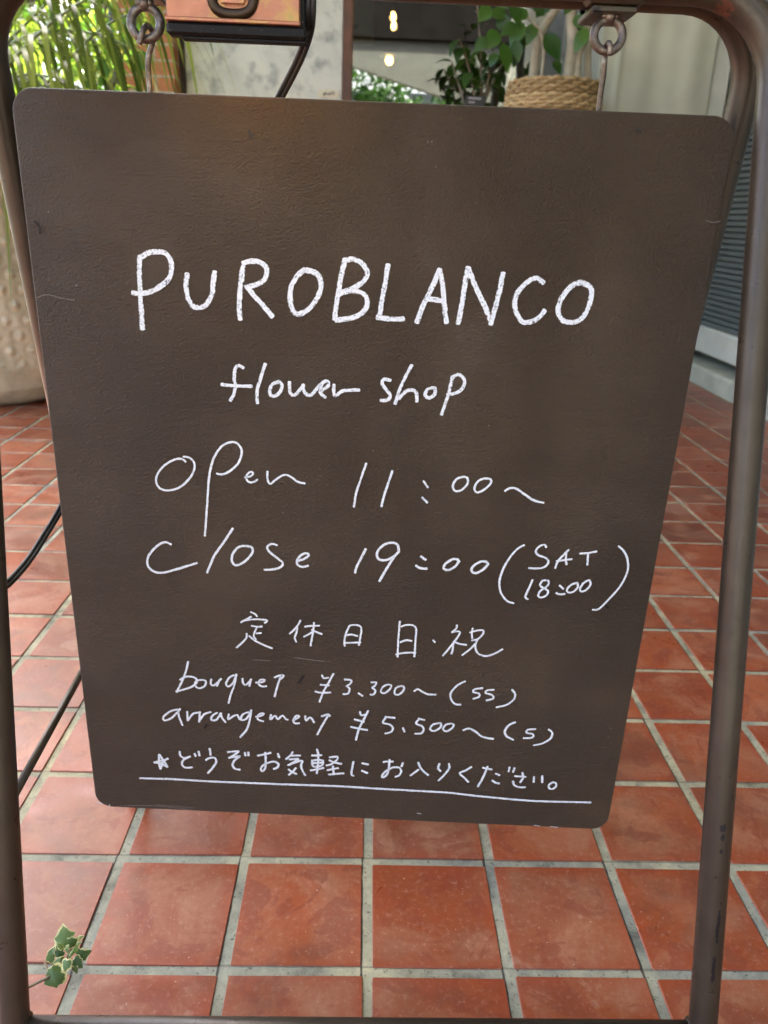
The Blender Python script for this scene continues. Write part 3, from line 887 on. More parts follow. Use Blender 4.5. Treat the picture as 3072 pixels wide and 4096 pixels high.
# --- the handwriting, stroke by stroke: crop origin, crop scale, stroke width (photo px), strokes
SA = 1000 / 1659; SB = 1100 / 1659; SCc = 1200 / 1659; SD = 800 / 1659; SE = 850 / 1659; SF = 700 / 1659; SG = 600 / 1659; SM = 900 / 1659
LINES = [
 ('brush', 'large white brushed capitals, the top line of writing', [
  (450, 900, SA, 22, [
   [(182,205),(180,330),(186,480),(200,692)], [(188,215),(240,185),(300,178),(355,190),(388,240),(392,300),(378,350),(330,400),(260,440),(190,455),(132,450)],
   [(496,322),(490,400),(500,480),(530,535),(565,550),(620,530),(660,460),(668,390),(678,308)],
   [(868,246),(860,320),(850,420),(842,520),(848,628)], [(865,255),(910,240),(970,245),(1015,275),(1025,320),(1000,370),(940,400),(882,410)], [(890,408),(960,490),(1064,608)],
   [(1270,300),(1220,345),(1185,420),(1180,500),(1200,570),(1240,590),(1300,560),(1360,480),(1385,400),(1365,330),(1315,305),(1268,300)],
   [(1545,225),(1520,330),(1495,470),(1480,560),(1475,628)],
   [(1550,232),(1600,226),(1650,250),(1684,295),(1690,330),(1668,370),(1630,400),(1580,428),(1515,445)],
   [(1505,458),(1580,436),(1640,446),(1682,475),(1690,530),(1665,575),(1620,605),(1560,622),(1480,630)]]),
  (1400, 950, SB, 22, [
   [(228,162),(215,260),(195,370),(178,475)], [(162,480),(240,492),(326,491)],
   [(540,190),(500,290),(450,390),(402,514)], [(543,195),(560,300),(570,410),(582,515)], [(462,366),(552,382)],
   [(712,178),(690,300),(675,400),(653,520)], [(715,185),(750,280),(800,385),(850,500)], [(922,212),(905,310),(880,410),(848,525)],
   [(1168,274),(1125,245),(1075,265),(1020,320),(995,375),(1000,440),(1030,500),(1060,512),(1110,500),(1150,470),(1174,438)],
   [(1400,270),(1340,290),(1280,360),(1255,440),(1275,490),(1320,512),(1380,500),(1430,440),(1455,360),(1450,300),(1395,270)]])]),
 ('brush', 'white brushed lower-case words under the large capitals', [
  (800, 1400, SCc, 15, [
   [(242,100),(215,85),(195,100),(190,150),(195,200),(185,250),(166,280)], [(118,190),(190,198),(288,200)],
   [(362,75),(335,160),(315,230),(318,295)], [(440,175),(400,190),(385,235),(405,256),(440,235),(455,195),(436,175)],
   [(495,175),(498,235),(523,250),(555,215),(575,190)], [(570,190),(580,235),(610,250),(645,215),(665,190)],
   [(668,228),(712,195),(705,172),(675,185),(666,235),(695,262)], [(740,190),(745,252),(790,226),(882,220)],
   [(1055,168),(1020,160),(1008,185),(1035,225),(1052,250),(1040,275),(998,278)],
   [(1172,82),(1130,160),(1100,230),(1078,298)], [(1100,270),(1130,235),(1165,220),(1195,235),(1200,286)],
   [(1300,208),(1260,215),(1245,250),(1270,265),(1300,240),(1298,208)],
   [(1395,145),(1380,220),(1355,300),(1335,358)], [(1390,158),(1425,135),(1460,160),(1455,205),(1420,235),(1366,246)]])]),
 ('marker', 'thin white opening time line', [
  (550, 1700, SD, 9, [
   [(402,305),(370,280),(310,285),(230,330),(170,400),(155,470),(190,525),(260,542),(350,515),(430,445),(470,370),(470,310),(430,270),(378,262)],
   [(560,920),(570,780),(580,640),(590,480),(605,370),(640,260),(700,175),(770,142),(825,150),(862,200),(860,260),(825,330),(760,385),(700,408),(656,400)],
   [(890,435),(945,420),(960,395),(935,388),(905,420),(910,460),(950,475),(998,452)], [(1080,382),(1078,440),(1100,488),(1150,450),(1200,418),(1245,415),(1290,440),(1330,470),(1390,485)]]),
  (1350, 1800, SE, 9.5, [
   [(225,102),(180,230),(145,340),(128,444)], [(430,160),(395,260),(360,370),(343,442)], [(670,240),(706,292)], [(660,368),(702,410)],
   [(980,208),(930,225),(900,280),(920,318),(970,310),(1015,260),(1012,215),(976,208)], [(1150,220),(1100,240),(1068,295),(1090,330),(1140,310),(1195,260),(1195,228),(1150,220)],
   [(1306,320),(1340,298),(1395,300),(1460,345),(1530,390),(1610,412)]])]),
 ('marker', 'thin white closing time line with bracketed hours at its end', [
  (550, 1700, SD, 10, [
   [(282,990),(235,970),(180,990),(120,1045),(85,1110),(90,1170),(140,1215),(220,1222),(340,1190),(495,1142)], [(792,855),(720,965),(640,1080),(578,1224)],
   [(910,1002),(840,1010),(790,1070),(785,1130),(820,1162),(890,1130),(950,1065),(950,1015),(900,1002)],
   [(1158,995),(1110,985),(1078,1010),(1090,1045),(1150,1095),(1205,1140),(1190,1175),(1130,1195),(1052,1200)],
   [(1325,1125),(1380,1110),(1420,1080),(1405,1062),(1360,1075),(1325,1120),(1330,1160),(1370,1175),(1418,1165)]]),
  (1350, 1800, SE, 10.5, [
   [(222,770),(180,850),(150,910),(138,958)], [(478,790),(470,740),(425,722),(360,740),(310,800),(320,850),(375,858),(430,835),(482,790)], [(482,788),(430,850),(380,930),(326,1024)],
   [(650,828),(690,856)], [(610,900),(645,920),(700,924)], [(945,855),(900,850),(840,890),(830,925),(870,935),(920,905),(950,862)], [(1165,872),(1120,868),(1060,905),(1045,940),(1075,960),(1130,935),(1175,890),(1160,872)]]),
  (1900, 2100, SF, 9, [
   [(468,188),(400,225),(320,320),(260,430),(230,540),(245,640),(300,715),(368,740)], [(675,212),(660,185),(610,200),(575,245),(600,285),(670,310),(695,350),(660,395),(590,410),(508,406)],
   [(888,232),(830,290),(780,350),(758,408)], [(865,260),(860,310),(866,374)], [(768,340),(850,330),(918,320)], [(1070,268),(1065,378)], [(992,268),(1060,265),(1154,248)],
   [(545,516),(510,600),(475,680),(502,702)], [(690,525),(640,525),(615,570),(650,595),(690,620),(680,660),(630,685),(598,670),(620,620),(670,590),(700,550),(688,523)],
   [(800,570),(838,604)], [(768,640),(800,655),(852,650)], [(970,545),(910,565),(870,610),(885,638),(930,630),(975,585),(966,545)], [(1085,518),(1030,545),(995,600),(1005,628),(1050,615),(1095,560),(1082,518)],
   [(1358,198),(1405,240),(1440,310),(1450,400),(1420,500),(1350,610),(1250,720),(1170,795),(1112,800)]])]),
 ('marker', 'white characters of the closing day line', [
  (900, 2400, SG, 8.2, [
   [(285,128),(330,150),(357,180)], [(292,180),(230,215),(176,244)], [(212,226),(300,212),(400,212),(470,225),(438,250)],
   [(292,282),(345,290),(412,290)], [(355,290),(330,350),(320,400),(346,432)], [(345,365),(402,362)], [(240,366),(240,410),(190,470),(128,524)], [(268,393),(330,445),(420,490),(524,532)],
   [(836,222),(790,300),(716,370)], [(800,300),(790,360),(770,420),(792,462)], [(882,292),(960,282),(1048,280)], [(985,246),(975,350),(960,430),(948,504)], [(965,350),(920,380),(872,404)], [(958,325),(1010,350),(1074,374)],
   [(1375,285),(1345,350),(1322,430),(1325,508)], [(1375,280),(1440,272),(1500,290),(1508,340),(1495,420),(1480,498)], [(1345,385),(1400,378),(1468,396)], [(1335,470),(1420,468),(1502,465)]]),
  (1500, 2400, SG, 8.2, [
   [(275,230),(265,350),(255,480),(250,628)], [(285,292),(350,272),(420,278),(455,315),(450,420),(442,530),(435,624)], [(278,465),(350,440),(407,450)], [(230,600),(330,580),(452,580)],
   [(640,440),(650,450),(664,466)],
   [(905,272),(900,310),(848,356)], [(852,350),(930,345),(935,370),(890,440),(820,530),(748,614)], [(870,455),(860,530),(845,594)], [(872,455),(930,480),(1012,492)],
   [(1080,306),(1070,360),(1075,422)], [(1048,357),(1120,335),(1190,330),(1200,360),(1170,400),(1132,430)], [(1068,444),(1142,430)], [(1110,480),(1050,540),(962,607)], [(1130,440),(1110,490),(1120,560),(1170,605),(1240,615),(1320,590),(1412,538)]])]),
 ('marker', 'white bouquet price line', [
  (600, 2600, SD, 8.6, [
   [(318,92),(300,170),(265,260),(222,348)], [(250,245),(300,218),(370,225),(392,260),(350,300),(280,325),(218,340)],
   [(450,245),(390,250),(375,290),(410,315),(455,295),(465,255),(436,243)], [(510,238),(505,280),(530,290),(570,260),(592,234)], [(578,245),(556,297)],
   [(700,205),(660,225),(632,275),(650,300),(690,270),(717,203)], [(718,196),(700,290),(670,370),(652,438)],
   [(768,232),(775,275),(800,285),(842,238)], [(838,240),(825,298)], [(878,267),(935,262),(955,245),(915,245),(900,275),(930,300),(968,295)],
   [(1033,226),(1085,205),(1110,210),(1085,237)], [(1085,215),(1060,290),(1034,384)],
   [(1428,203),(1440,230),(1482,225)], [(1522,192),(1480,270),(1440,340),(1406,428)], [(1412,285),(1487,290)], [(1370,340),(1430,352),(1500,348)]]),
  (1200, 2650, SB, 8.6, [
   [(268,100),(310,105),(300,130),(280,140),(300,155),(290,185),(260,188)], [(352,182),(378,200)], [(428,118),(460,118),(450,140),(435,150),(455,165),(445,190),(423,190)],
   [(530,130),(500,145),(488,175),(510,182),(545,155),(550,135),(526,130)], [(615,138),(580,150),(570,185),(595,192),(625,165),(625,142),(608,138)],
   [(688,171),(710,158),(740,175),(770,188),(820,192)], [(998,110),(950,135),(910,180),(912,220),(935,248),(970,252)],
   [(1102,152),(1055,158),(1045,175),(1080,185),(1080,205),(1043,216)], [(1170,162),(1130,165),(1118,180),(1160,195),(1165,215),(1123,226)], [(1278,160),(1298,190),(1285,225),(1240,255),(1183,268)]])]),
 ('marker', 'white arrangement price line', [
  (600, 2600, SD, 8.8, [
   [(230,490),(170,505),(115,550),(120,580),(180,560),(240,500),(252,483)], [(240,490),(240,540),(272,622)],
   [(310,506),(315,584)], [(320,575),(360,525),(412,515)], [(415,508),(410,594)], [(415,580),(450,530),(507,510)],
   [(560,515),(520,540),(510,575),(550,575),(592,518)], [(585,520),(600,560),(628,597)], [(655,527),(650,572),(690,545),(725,535),(742,573)],
   [(820,510),(770,530),(755,575),(800,565),(842,498)], [(840,492),(825,590),(800,660),(748,720)], [(878,550),(930,540),(945,522),(905,530),(895,570),(943,588)],
   [(1005,532),(1000,572),(1040,540),(1060,570),(1100,540),(1130,572),(1147,572)], [(1183,582),(1240,550),(1215,540),(1190,580),(1205,605),(1240,602)], [(1290,542),(1295,582),(1330,555),(1362,598)],
   [(1423,546),(1480,530),(1490,547)], [(1475,545),(1430,620),(1388,698)]]),
  (1200, 2650, SB, 9, [
   [(362,293),(370,315),(402,310)], [(412,288),(385,340),(355,400),(337,465)], [(328,340),(387,355)], [(306,385),(350,395),(407,405)],
   [(520,325),(500,360),(540,370),(560,390),(550,415),(513,426)], [(513,325),(573,331)], [(620,390),(631,416)], [(720,335),(700,365),(735,380),(745,405),(730,425),(693,426)], [(713,335),(752,345)],
   [(840,362),(800,372),(785,400),(810,410),(845,390),(850,365),(834,362)], [(915,365),(880,372),(862,400),(885,412),(920,390),(925,370),(908,365)],
   [(983,406),(1020,395),(1060,415),(1100,445),(1167,458)], [(1300,357),(1260,375),(1235,410),(1245,440),(1287,464)], [(1420,398),(1375,402),(1365,420),(1405,430),(1400,450),(1347,453)], [(1498,400),(1520,420),(1510,455),(1460,485),(1408,496)]])]),
 ('marker', 'white invitation line beginning with a star', [
  (550, 2950, SD, 9.5, [
   [(183,135),(180,200),(192,258)], [(192,258),(215,200),(255,168)], [(255,172),(190,190),(138,202)], [(138,200),(200,215),(252,242)], [(252,240),(225,200),(186,140)], [(185,215),(225,195)],
   [(352,110),(360,150),(395,165),(440,152)], [(430,155),(380,185),(372,220),(400,245),(457,242)], [(474,128),(486,152)], [(508,110),(516,148)],
   [(600,86),(608,142)], [(568,184),(600,165),(645,165),(655,195),(630,240),(583,292)],
   [(748,116),(842,108)], [(842,110),(790,150),(758,166)], [(760,165),(850,150),(810,180),(790,220),(810,255),(852,262)], [(892,118),(896,147)], [(920,116),(923,147)],
   [(998,146),(1050,135),(1107,122)], [(1060,118),(1065,190),(1060,250),(1035,275),(1025,250),(1060,215),(1130,195),(1170,215),(1160,245),(1128,256)], [(1165,128),(1177,162)]]),
  (1100, 2950, SG, 9.3, [
   [(200,152),(170,195),(122,232)], [(185,195),(283,192)], [(158,236),(262,228)], [(262,230),(210,265),(143,300)], [(148,300),(210,275),(300,250),(290,310),(310,370),(337,412)], [(148,345),(190,375),(242,396)], [(232,328),(200,370),(153,407)],
   [(465,122),(480,190),(475,300),(462,394)], [(407,192),(518,190)], [(415,242),(415,300),(450,318),(520,300),(530,250),(470,240),(420,250)], [(420,277),(530,270)], [(392,358),(460,345),(543,330)],
   [(603,215),(690,205),(680,245),(620,290),(567,302)], [(598,243),(660,270),(738,286)], [(640,308),(650,392)], [(577,356),(702,330)], [(592,403),(680,395),(763,390)],
   [(868,258),(855,330),(845,400),(872,416)], [(963,277),(1034,291)], [(957,359),(1023,387)],
   [(1197,265),(1250,258),(1308,258)], [(1265,237),(1260,320),(1240,400),(1195,435),(1185,420),(1220,370),(1300,325),(1370,325),(1395,370),(1370,415),(1328,426)], [(1413,272),(1399,315)]]),
  (1500, 2950, SM, 9.3, [
   [(318,178),(340,225),(392,274)], [(322,231),(290,255),(260,277)], [(475,187),(465,220),(484,244)], [(545,187),(545,225),(510,270),(468,314)], [(712,211),(665,240),(625,258),(655,290),(690,324)],
   [(793,218),(825,225),(862,230)], [(830,208),(800,280),(758,358)], [(888,261),(920,273)], [(863,310),(885,328),(917,334)], [(990,213),(985,247)], [(1028,218),(1018,252)],
   [(1028,280),(1113,285)], [(1085,253),(1090,290),(1070,327)], [(1018,316),(1025,345),(1060,360),(1107,362)], [(1172,283),(1168,325)], [(1232,276),(1232,328)],
   [(1310,325),(1280,345),(1285,370),(1315,372),(1335,350),(1330,330),(1304,325)]])]),
 ('marker', 'long white underline along the board foot', [
  (550, 2950, SD, 9.5, [
   [(20,332),(300,340),(600,358),(900,370),(1200,382),(1659,398),(1970,417),(2307,436),(2589,453),(2870,485),(3264,519),(3520,527),(3759,533)]])]),
]


SCRAPES = [('marker', 3, [[(2135,3298),(2158,3301)], [(2200,3303),(2232,3306)], [(388,3205),(412,3212)], [(438,3222),(441,3215)], [(1668,3250),(1684,3252)]]),
           ('scuff', 3, [[(470,3222),(560,3219),(660,3224),(770,3236)], [(620,3215),(700,3222),(780,3229)], [(1180,2628),(1300,2644)], [(1010,2636),(1080,2640)], [(150,1190),(190,1178),(250,1192),(300,1200)], [(2820,880),(2850,890),(2880,884)]]),
           ('dent', 8, [[(998,522),(1004,545)], [(1008,536),(1006,550)], [(2546,517),(2562,530)], [(140,885),(160,905),(163,935)], [(1195,2730),(1215,2700)], [(820,2910),(828,2895)], [(2420,330 + 2090),(2432,2428)]])]


def build_board():
    t = thing('hanging_sign_board', 'dark brown painted board with white handwriting hanging in the tube stand', 'sign board', BO - Vector((0, 0, BH / 2)))
    # slab with rounded corners and eased edges, face subdivided slightly uneven
    k = MB()
    def ring(ins, n):
        out = []
        cr = .0175 - ins
        for sx, sy, a0 in ((1, 1, 0), (-1, 1, 90), (-1, -1, 180), (1, -1, 270)):
            for q in range(9):
                a = math.radians(a0 + q * 90 / 8)
                out.append(k.vert(bp(sx * (BW / 2 - .0175) + math.cos(a) * cr, sy * (BH / 2 - .0175) + math.sin(a) * cr, n)))
        return out
    prof = [(.0014, 0), (.0005, -.0005), (0, -.0016), (0, -BT + .0016), (.0005, -BT + .0005), (.0014, -BT)]
    R_ = [ring(*p) for p in prof]
    n = len(R_[0])
    k.face(R_[0])
    for a, b in zip(R_, R_[1:]):
        for q in range(n): k.face((a[q], b[q], b[(q + 1) % n], a[(q + 1) % n]), smooth=True)
    k.face(R_[-1][::-1])
    k.build('panel', MT['board'], t)
    # hooks screwed into the top edge
    Yr = fy(ZTF) + .004
    for ring_u, ring_v, pts in ((583, 92, [(556, 176), (566, 150), (573, 118), (590, 104), (606, 122), (610, 150), (608, 178), (597, 215), (592, 262), (597, 320), (600, 372)]),
                                (2432, 142, [(2440, 222), (2442, 196), (2436, 172), (2424, 186), (2420, 214), (2418, 250), (2414, 300), (2405, 360), (2398, 410), (2393, 445)])):
        P = []
        m = len(pts)
        for i, (u, v) in enumerate(pts):
            f = i / (m - 1)
            if i < 3: yy = Yr - .0075
            elif i == 3: yy = Yr
            elif i < 6: yy = Yr + .0065
            else: yy = Yr + .0065 + (BO.y + .006 - Yr - .0065) * ((i - 5) / (m - 6))
            P.append(at_y(u, v, yy))
        P[-1] = P[-1] + Vector((0, 0, -.004))
        h = MB(); h.tube(smooth_path(P, .0015), .00205, 12)
        h.build('hook', MT['steel'], t)
    # handwriting, then the knocks and scrapes of the paint
    lift = .0003
    for mt, lab, groups in LINES + [(m_, '', [(0, 0, 1, w_, [q_])]) for m_, w_, st_ in SCRAPES for q_ in st_]:
        for ox, oy, sc, wd, strokes in groups:
            k = MB()
            for st in strokes:
                P = [on_board(ox + x * sc, oy + y * sc) for x, y in st]
                cen = sum(P, Vector()) / len(P)
                wpm = on_board(ox + st[0][0] * sc + wd, oy + st[0][1] * sc) - P[0]
                hw = wpm.length / 2 * 1.08
                pth = smooth_path(P, .0016)
                # small tremor of the hand
                sd_ = random.random() * 100
                ext = hw * .35
                d0 = (pth[0] - pth[1]).normalized(); d1 = (pth[-1] - pth[-2]).normalized()
                pth = [pth[0] + d0 * ext] + pth + [pth[-1] + d1 * ext]
                rows = []
                Ln = 0
                lift += .0000035
                rv = random.random() * 50
                m = len(pth)
                for i, p in enumerate(pth):
                    a = pth[max(i - 1, 0)]; b = pth[min(i + 1, m - 1)]
                    tg = (b - a).normalized(); nr = Vector((-tg.y, tg.x, 0))
                    if i: Ln += (p - pth[i - 1]).length
                    e = .62 if i in (0, m - 1) else 1.0
                    wv = hw * e * (1.06 + .10 * mnoise.noise(Vector((Ln * 90, sd_, 0))) + .06 * mnoise.noise(Vector((Ln * 420, sd_, 3))))
                    c = p + nr * (hw * .08 * mnoise.noise(Vector((Ln * 160, sd_, 9))))
                    l, r = c + nr * wv, c - nr * wv
                    rows.append((k.vert(bp(l.x, l.y, lift)), k.vert(bp(r.x, r.y, lift)), Ln))
                for a, b in zip(rows, rows[1:]):
                    k.face((a[1], b[1], b[0], a[0]), uv=[(a[2], -1), (b[2], -1), (b[2], 1), (a[2], 1)], rnd=rv)
            k.build('lettering' if lab else 'paint_scrape', MT[mt], t)


build_board()


# ================================================================== CLAMP LAMP + CORD
def build_lamp():
    Y = .612
    p0, p1 = at_y(664, 40, Y), at_y(1200, 60, Y)
    zb = at_y(930, 84, Y).z
    t = thing('clip_on_floodlight', 'black clip-on floodlight with yellow zinc plate over the sign board', 'floodlight', ((p0.x + p1.x) / 2, Y, zb))
    w = p1.x - p0.x
    k = MB()
    k.box((p0.x, Y, zb), (p1.x, Y + .004, zb + .075), .0014)
    k.build('zinc_plate', MT['zinc'], t)
    # pressed recess: raised rim ring, its dark colour paints in the shadow of the pressing
    k = MB()
    cx = p0.x + w * .50; hw, ht = w * .165, .040
    z0 = at_y(930, 48, Y).z
    path = [(cx - hw, z0 + ht), (cx - hw, z0 + .012), (cx - hw * .62, z0), (cx + hw * .62, z0), (cx + hw, z0 + .012), (cx + hw, z0 + ht)]
    k.tube(smooth_path([(x, Y - .0005, z) for x, z in path], 0.002), .0034, 12, ref=(0, 1, 0))
    k.build('pressed_rim', simple('shaded_zinc', (.05, .032, .018), .4, .6, .4, 60), t)
    k = MB()
    pin = [(cx - hw * .78, z0 + ht), (cx - hw * .78, z0 + .014), (cx - hw * .5, z0 + .0045), (cx + hw * .5, z0 + .0045), (cx + hw * .78, z0 + .014), (cx + hw * .78, z0 + ht)]
    A = [k.vert((x, Y - .0040, z)) for x, z in pin]; B = [k.vert((x, Y - .0002, z)) for x, z in pin]
    k.face(A)
    for q in range(6): k.face((A[q], B[q], B[(q + 1) % 6], A[(q + 1) % 6]))
    k.build('pressed_panel', MT['zinc'], t)
    # housing below the plate
    k = MB()
    h0 = at_y(664, 78, Y - .006); h1 = at_y(1228, 172, Y - .006)
    k.box((h0.x, Y - .008, zb - .0108), (h1.x, Y + .004, zb - .0028), .002)
    k.box((h0.x, Y + .016, zb - .0080), (h1.x, Y + .020, zb - .0028), .001)
    k.box((h0.x, Y + .0041, zb - .0045), (h1.x, Y + .0159, zb - .0028), .0005)
    k.box((h0.x + .010, Y - .006, zb - .0128), (h1.x - .0008, Y + .003, zb - .0110), .0008)
    k.box((p1.x - .0035, Y + .0045, zb - .0028), (p1.x + .0035, Y + .020, zb + .07), .001)
    k.build('housing', MT['black'], t)
    k = MB(); k.box((p0.x + .001, Y - .0088, zb - .0027), (p1.x + .001, Y + .0040, zb - .0002), .0008)
    k.build('lip', MT['zinc'], t)
    # clamp arm reaching back to the top tube
    k = MB()
    k.box((cx - .022, Y + .0042, zb + .028), (cx + .022, fy(ZTF) - R_T - .0006, zb + .040), .002)
    k.box((cx - .022, fy(ZTF) - R_T - .0005 - .004, ZTF + R_T + .001), (cx + .022, fy(ZTF) + R_T + .006, ZTF + R_T + .006), .002)
    k.build('clamp', MT['black'], t)
    # lit strip in the underside, shining on the board
    k = MB()
    k.box((h0.x + .006, Y + .0046, zb - .0064), (h1.x - .006, Y + .0154, zb - .0047), .0004)
    k.build('light_strip', MT['bulb'], t)
    L = bpy.data.lights.new('lamp_light', 'AREA'); L.shape = 'RECTANGLE'; L.size = .07; L.size_y = .012
    L.energy = LAMP_W; L.color = (1, .66, .36)
    lo = bpy.data.objects.new('lamp_light', L); C.objects.link(lo)
    lo.parent = t
    lo.location = Vector((0, .010, -.0070))
    lo.rotation_euler = (math.radians(20), 0, 0)

    # cord
    P = [Vector((at_y(1243, 10, .615).x + .001, .615, ZTF + .01)), at_y(1243, 40, .618), at_y(1234, 130, .634), at_y(1206, 215, .651), at_y(1166, 300, .668), at_y(1122, 385, .684),
         at_y(1070, 500, .698), at_y(980, 760, .712), Vector((-.15, .735, .60)), at_y(480, 1560, .765), at_y(340, 1840, .772),
         at_y(250, 2022, .755), at_y(172, 2152, .712), at_y(112, 2244, .675), at_y(31, 2334, .630), at_y(-70, 2410, .59), at_y(-190, 2490, .56), at_y(-330, 2700, .56),
         Vector((-.43, .60, .20)), Vector((-.46, .66, .06)), Vector((-.52, .76, .0062)), Vector((-.70, .9, .0062)), Vector((-1.0, 1.0, .0062)), Vector((-1.6, 1.05, .0062))]
    pth = smooth_path(P, .006)
    k = MB()
    side = Vector((1, .2, 0))
    for s in (-1, 1):
        q = []
        for i, p in enumerate(pth):
            a, b = pth[max(i - 1, 0)], pth[min(i + 1, len(pth) - 1)]
            tg = (b - a).normalized()
            sv = tg.cross(p - CAM).normalized()
            q.append(p + sv * (s * .0016))
        k.tube(q, .0021, 10)
    tag(k.build('power_cord', MT['rubber']), 'black twin power cord hanging from the floodlight behind the board', 'cord')


LAMP_W = .010
build_lamp()


# ================================================================== PLANTS
def build_ivy():
    c = at_z(255, 3840, .045)
    t = thing('ivy_sprig', 'small variegated ivy sprig with cream leaf edges beside the left leg', 'ivy', (c.x, c.y, 0))
    def q(u, v, z): return at_z(u, v, z)
    k = MB()
    k.tube(smooth_path([q(-120, 4040, .03), q(20, 3990, .04), q(125, 3943, .045), q(160, 3925, .047), q(192, 3910, .05), q(225, 3880, .05), q(265, 3835, .055), q(285, 3795, .06)], .003), [.0016] * 1 if False else .0014, 8)
    k.tube(smooth_path([q(176, 3845, .045), q(188, 3868, .046), q(200, 3900, .049)], .003), .0009, 6)
    k.build('stem', MT['ivystem'], t)
    # lobed outline in leaf-local (x along, y across)
    out = [(0, 0), (-.10, .20), (.02, .42), (.22, .48), (.36, .41), (.52, .47), (.63, .33), (.82, .19), (1.0, 0), (.82, -.19), (.63, -.33), (.52, -.47), (.36, -.41), (.22, -.48), (.02, -.42), (-.10, -.20)]
    def leaf(u, v, z, ang, L, W=1.0, tilt=0.3, roll=0.0, r=.5):
        c0 = q(u, v, z); L *= 1.0
        a = math.radians(ang)
        # image-like frame lying roughly facing the camera
        ex, ey = RT, (UP * .9 + FW * .25).normalized()
        d = ex * math.cos(a) + ey * math.sin(a); s = -ex * math.sin(a) + ey * math.cos(a)
        nrm = d.cross(s)
        d = (d + nrm * tilt).normalized(); s = (s + nrm * roll).normalized()
        nrm = d.cross(s)
        k = MB()
        def P(x, y):
            rr = math.hypot(x - .35, y)
            return c0 + d * ((x - .4) * L) + s * (y * L * W) + nrm * (L * (.10 - .80 * rr * rr + .10 * abs(y) + .05 * math.sin(x * 9 + u)))
        mid = k.vert(P(.36, 0))
        n = len(out)
        O = [(out[i], out[(i + 1) % n]) for i in range(n)]
        pts = []
        for (a_, b_) in O:
            pts.append(a_); pts.append(((a_[0] + b_[0]) / 2, (a_[1] + b_[1]) / 2))
        inner = [k.vert(P(.36 + (x - .36) * .62, y * .62)) for x, y in pts]
        outer = [k.vert(P(x, y)) for x, y in pts]
        m = len(pts)
        for i in range(m):
            j = (i + 1) % m
            k.face((mid, inner[i], inner[j]), uv=[(0, 0), (0, .62), (0, .62)], rnd=r, smooth=True)
            k.face((inner[i], outer[i], outer[j], inner[j]), uv=[(0, .62), (0, 1), (0, 1), (0, .62)], rnd=r, smooth=True)
        k.build('leaf', MT['ivy'], t)
    leaf(258, 3755, .060, 105, .0225, 1.0, .1, .15, .75)
    leaf(203, 3822, .052, 75, .0150, .8, .2, -.3, .35)
    leaf(218, 3906, .050, 215, .0205, 1.05, .15, .1, .2)
    leaf(265, 3862, .056, 265, .0125, .95, .3, .2, .45)
    leaf(330, 3818, .056, 15, .0135, 1.05, .1, .2, .05)
    leaf(308, 3850, .054, 320, .0125, .95, .1, -.2, .1)
    leaf(235, 3812, .054, 200, .0120, .8, .3, .1, .0)
    leaf(300, 3800, .064, 60, .0105, .55, .5, .4, 1.0)
    leaf(240, 3786, .062, 130, .0085, .6, .3, .5, 1.0)
    leaf(268, 3796, .063, 290, .0080, .6, .4, .2, .9)
    leaf(312, 3778, .064, 40, .0085, .5, .6, -.2, .95)
    leaf(285, 3818, .062, 250, .0080, .5, .5, -.2, .95)
    leaf(318, 3753, .058, 30, .0090, .6, .2, -.5, .8)
    leaf(288, 3768, .058, 20, .0130, .9, .1, .3, .3)
    leaf(238, 3848, .050, 190, .0110, .9, .2, .1, .6)
    leaf(300, 3872, .050, 290, .0095, .9, .2, .3, .3)
    leaf(-2, 3962, .045, 80, .0150, .9, .2, .2, .5)
    leaf(-20, 4010, .042, 200, .0170, .9, .2, .1, .4)


build_ivy()


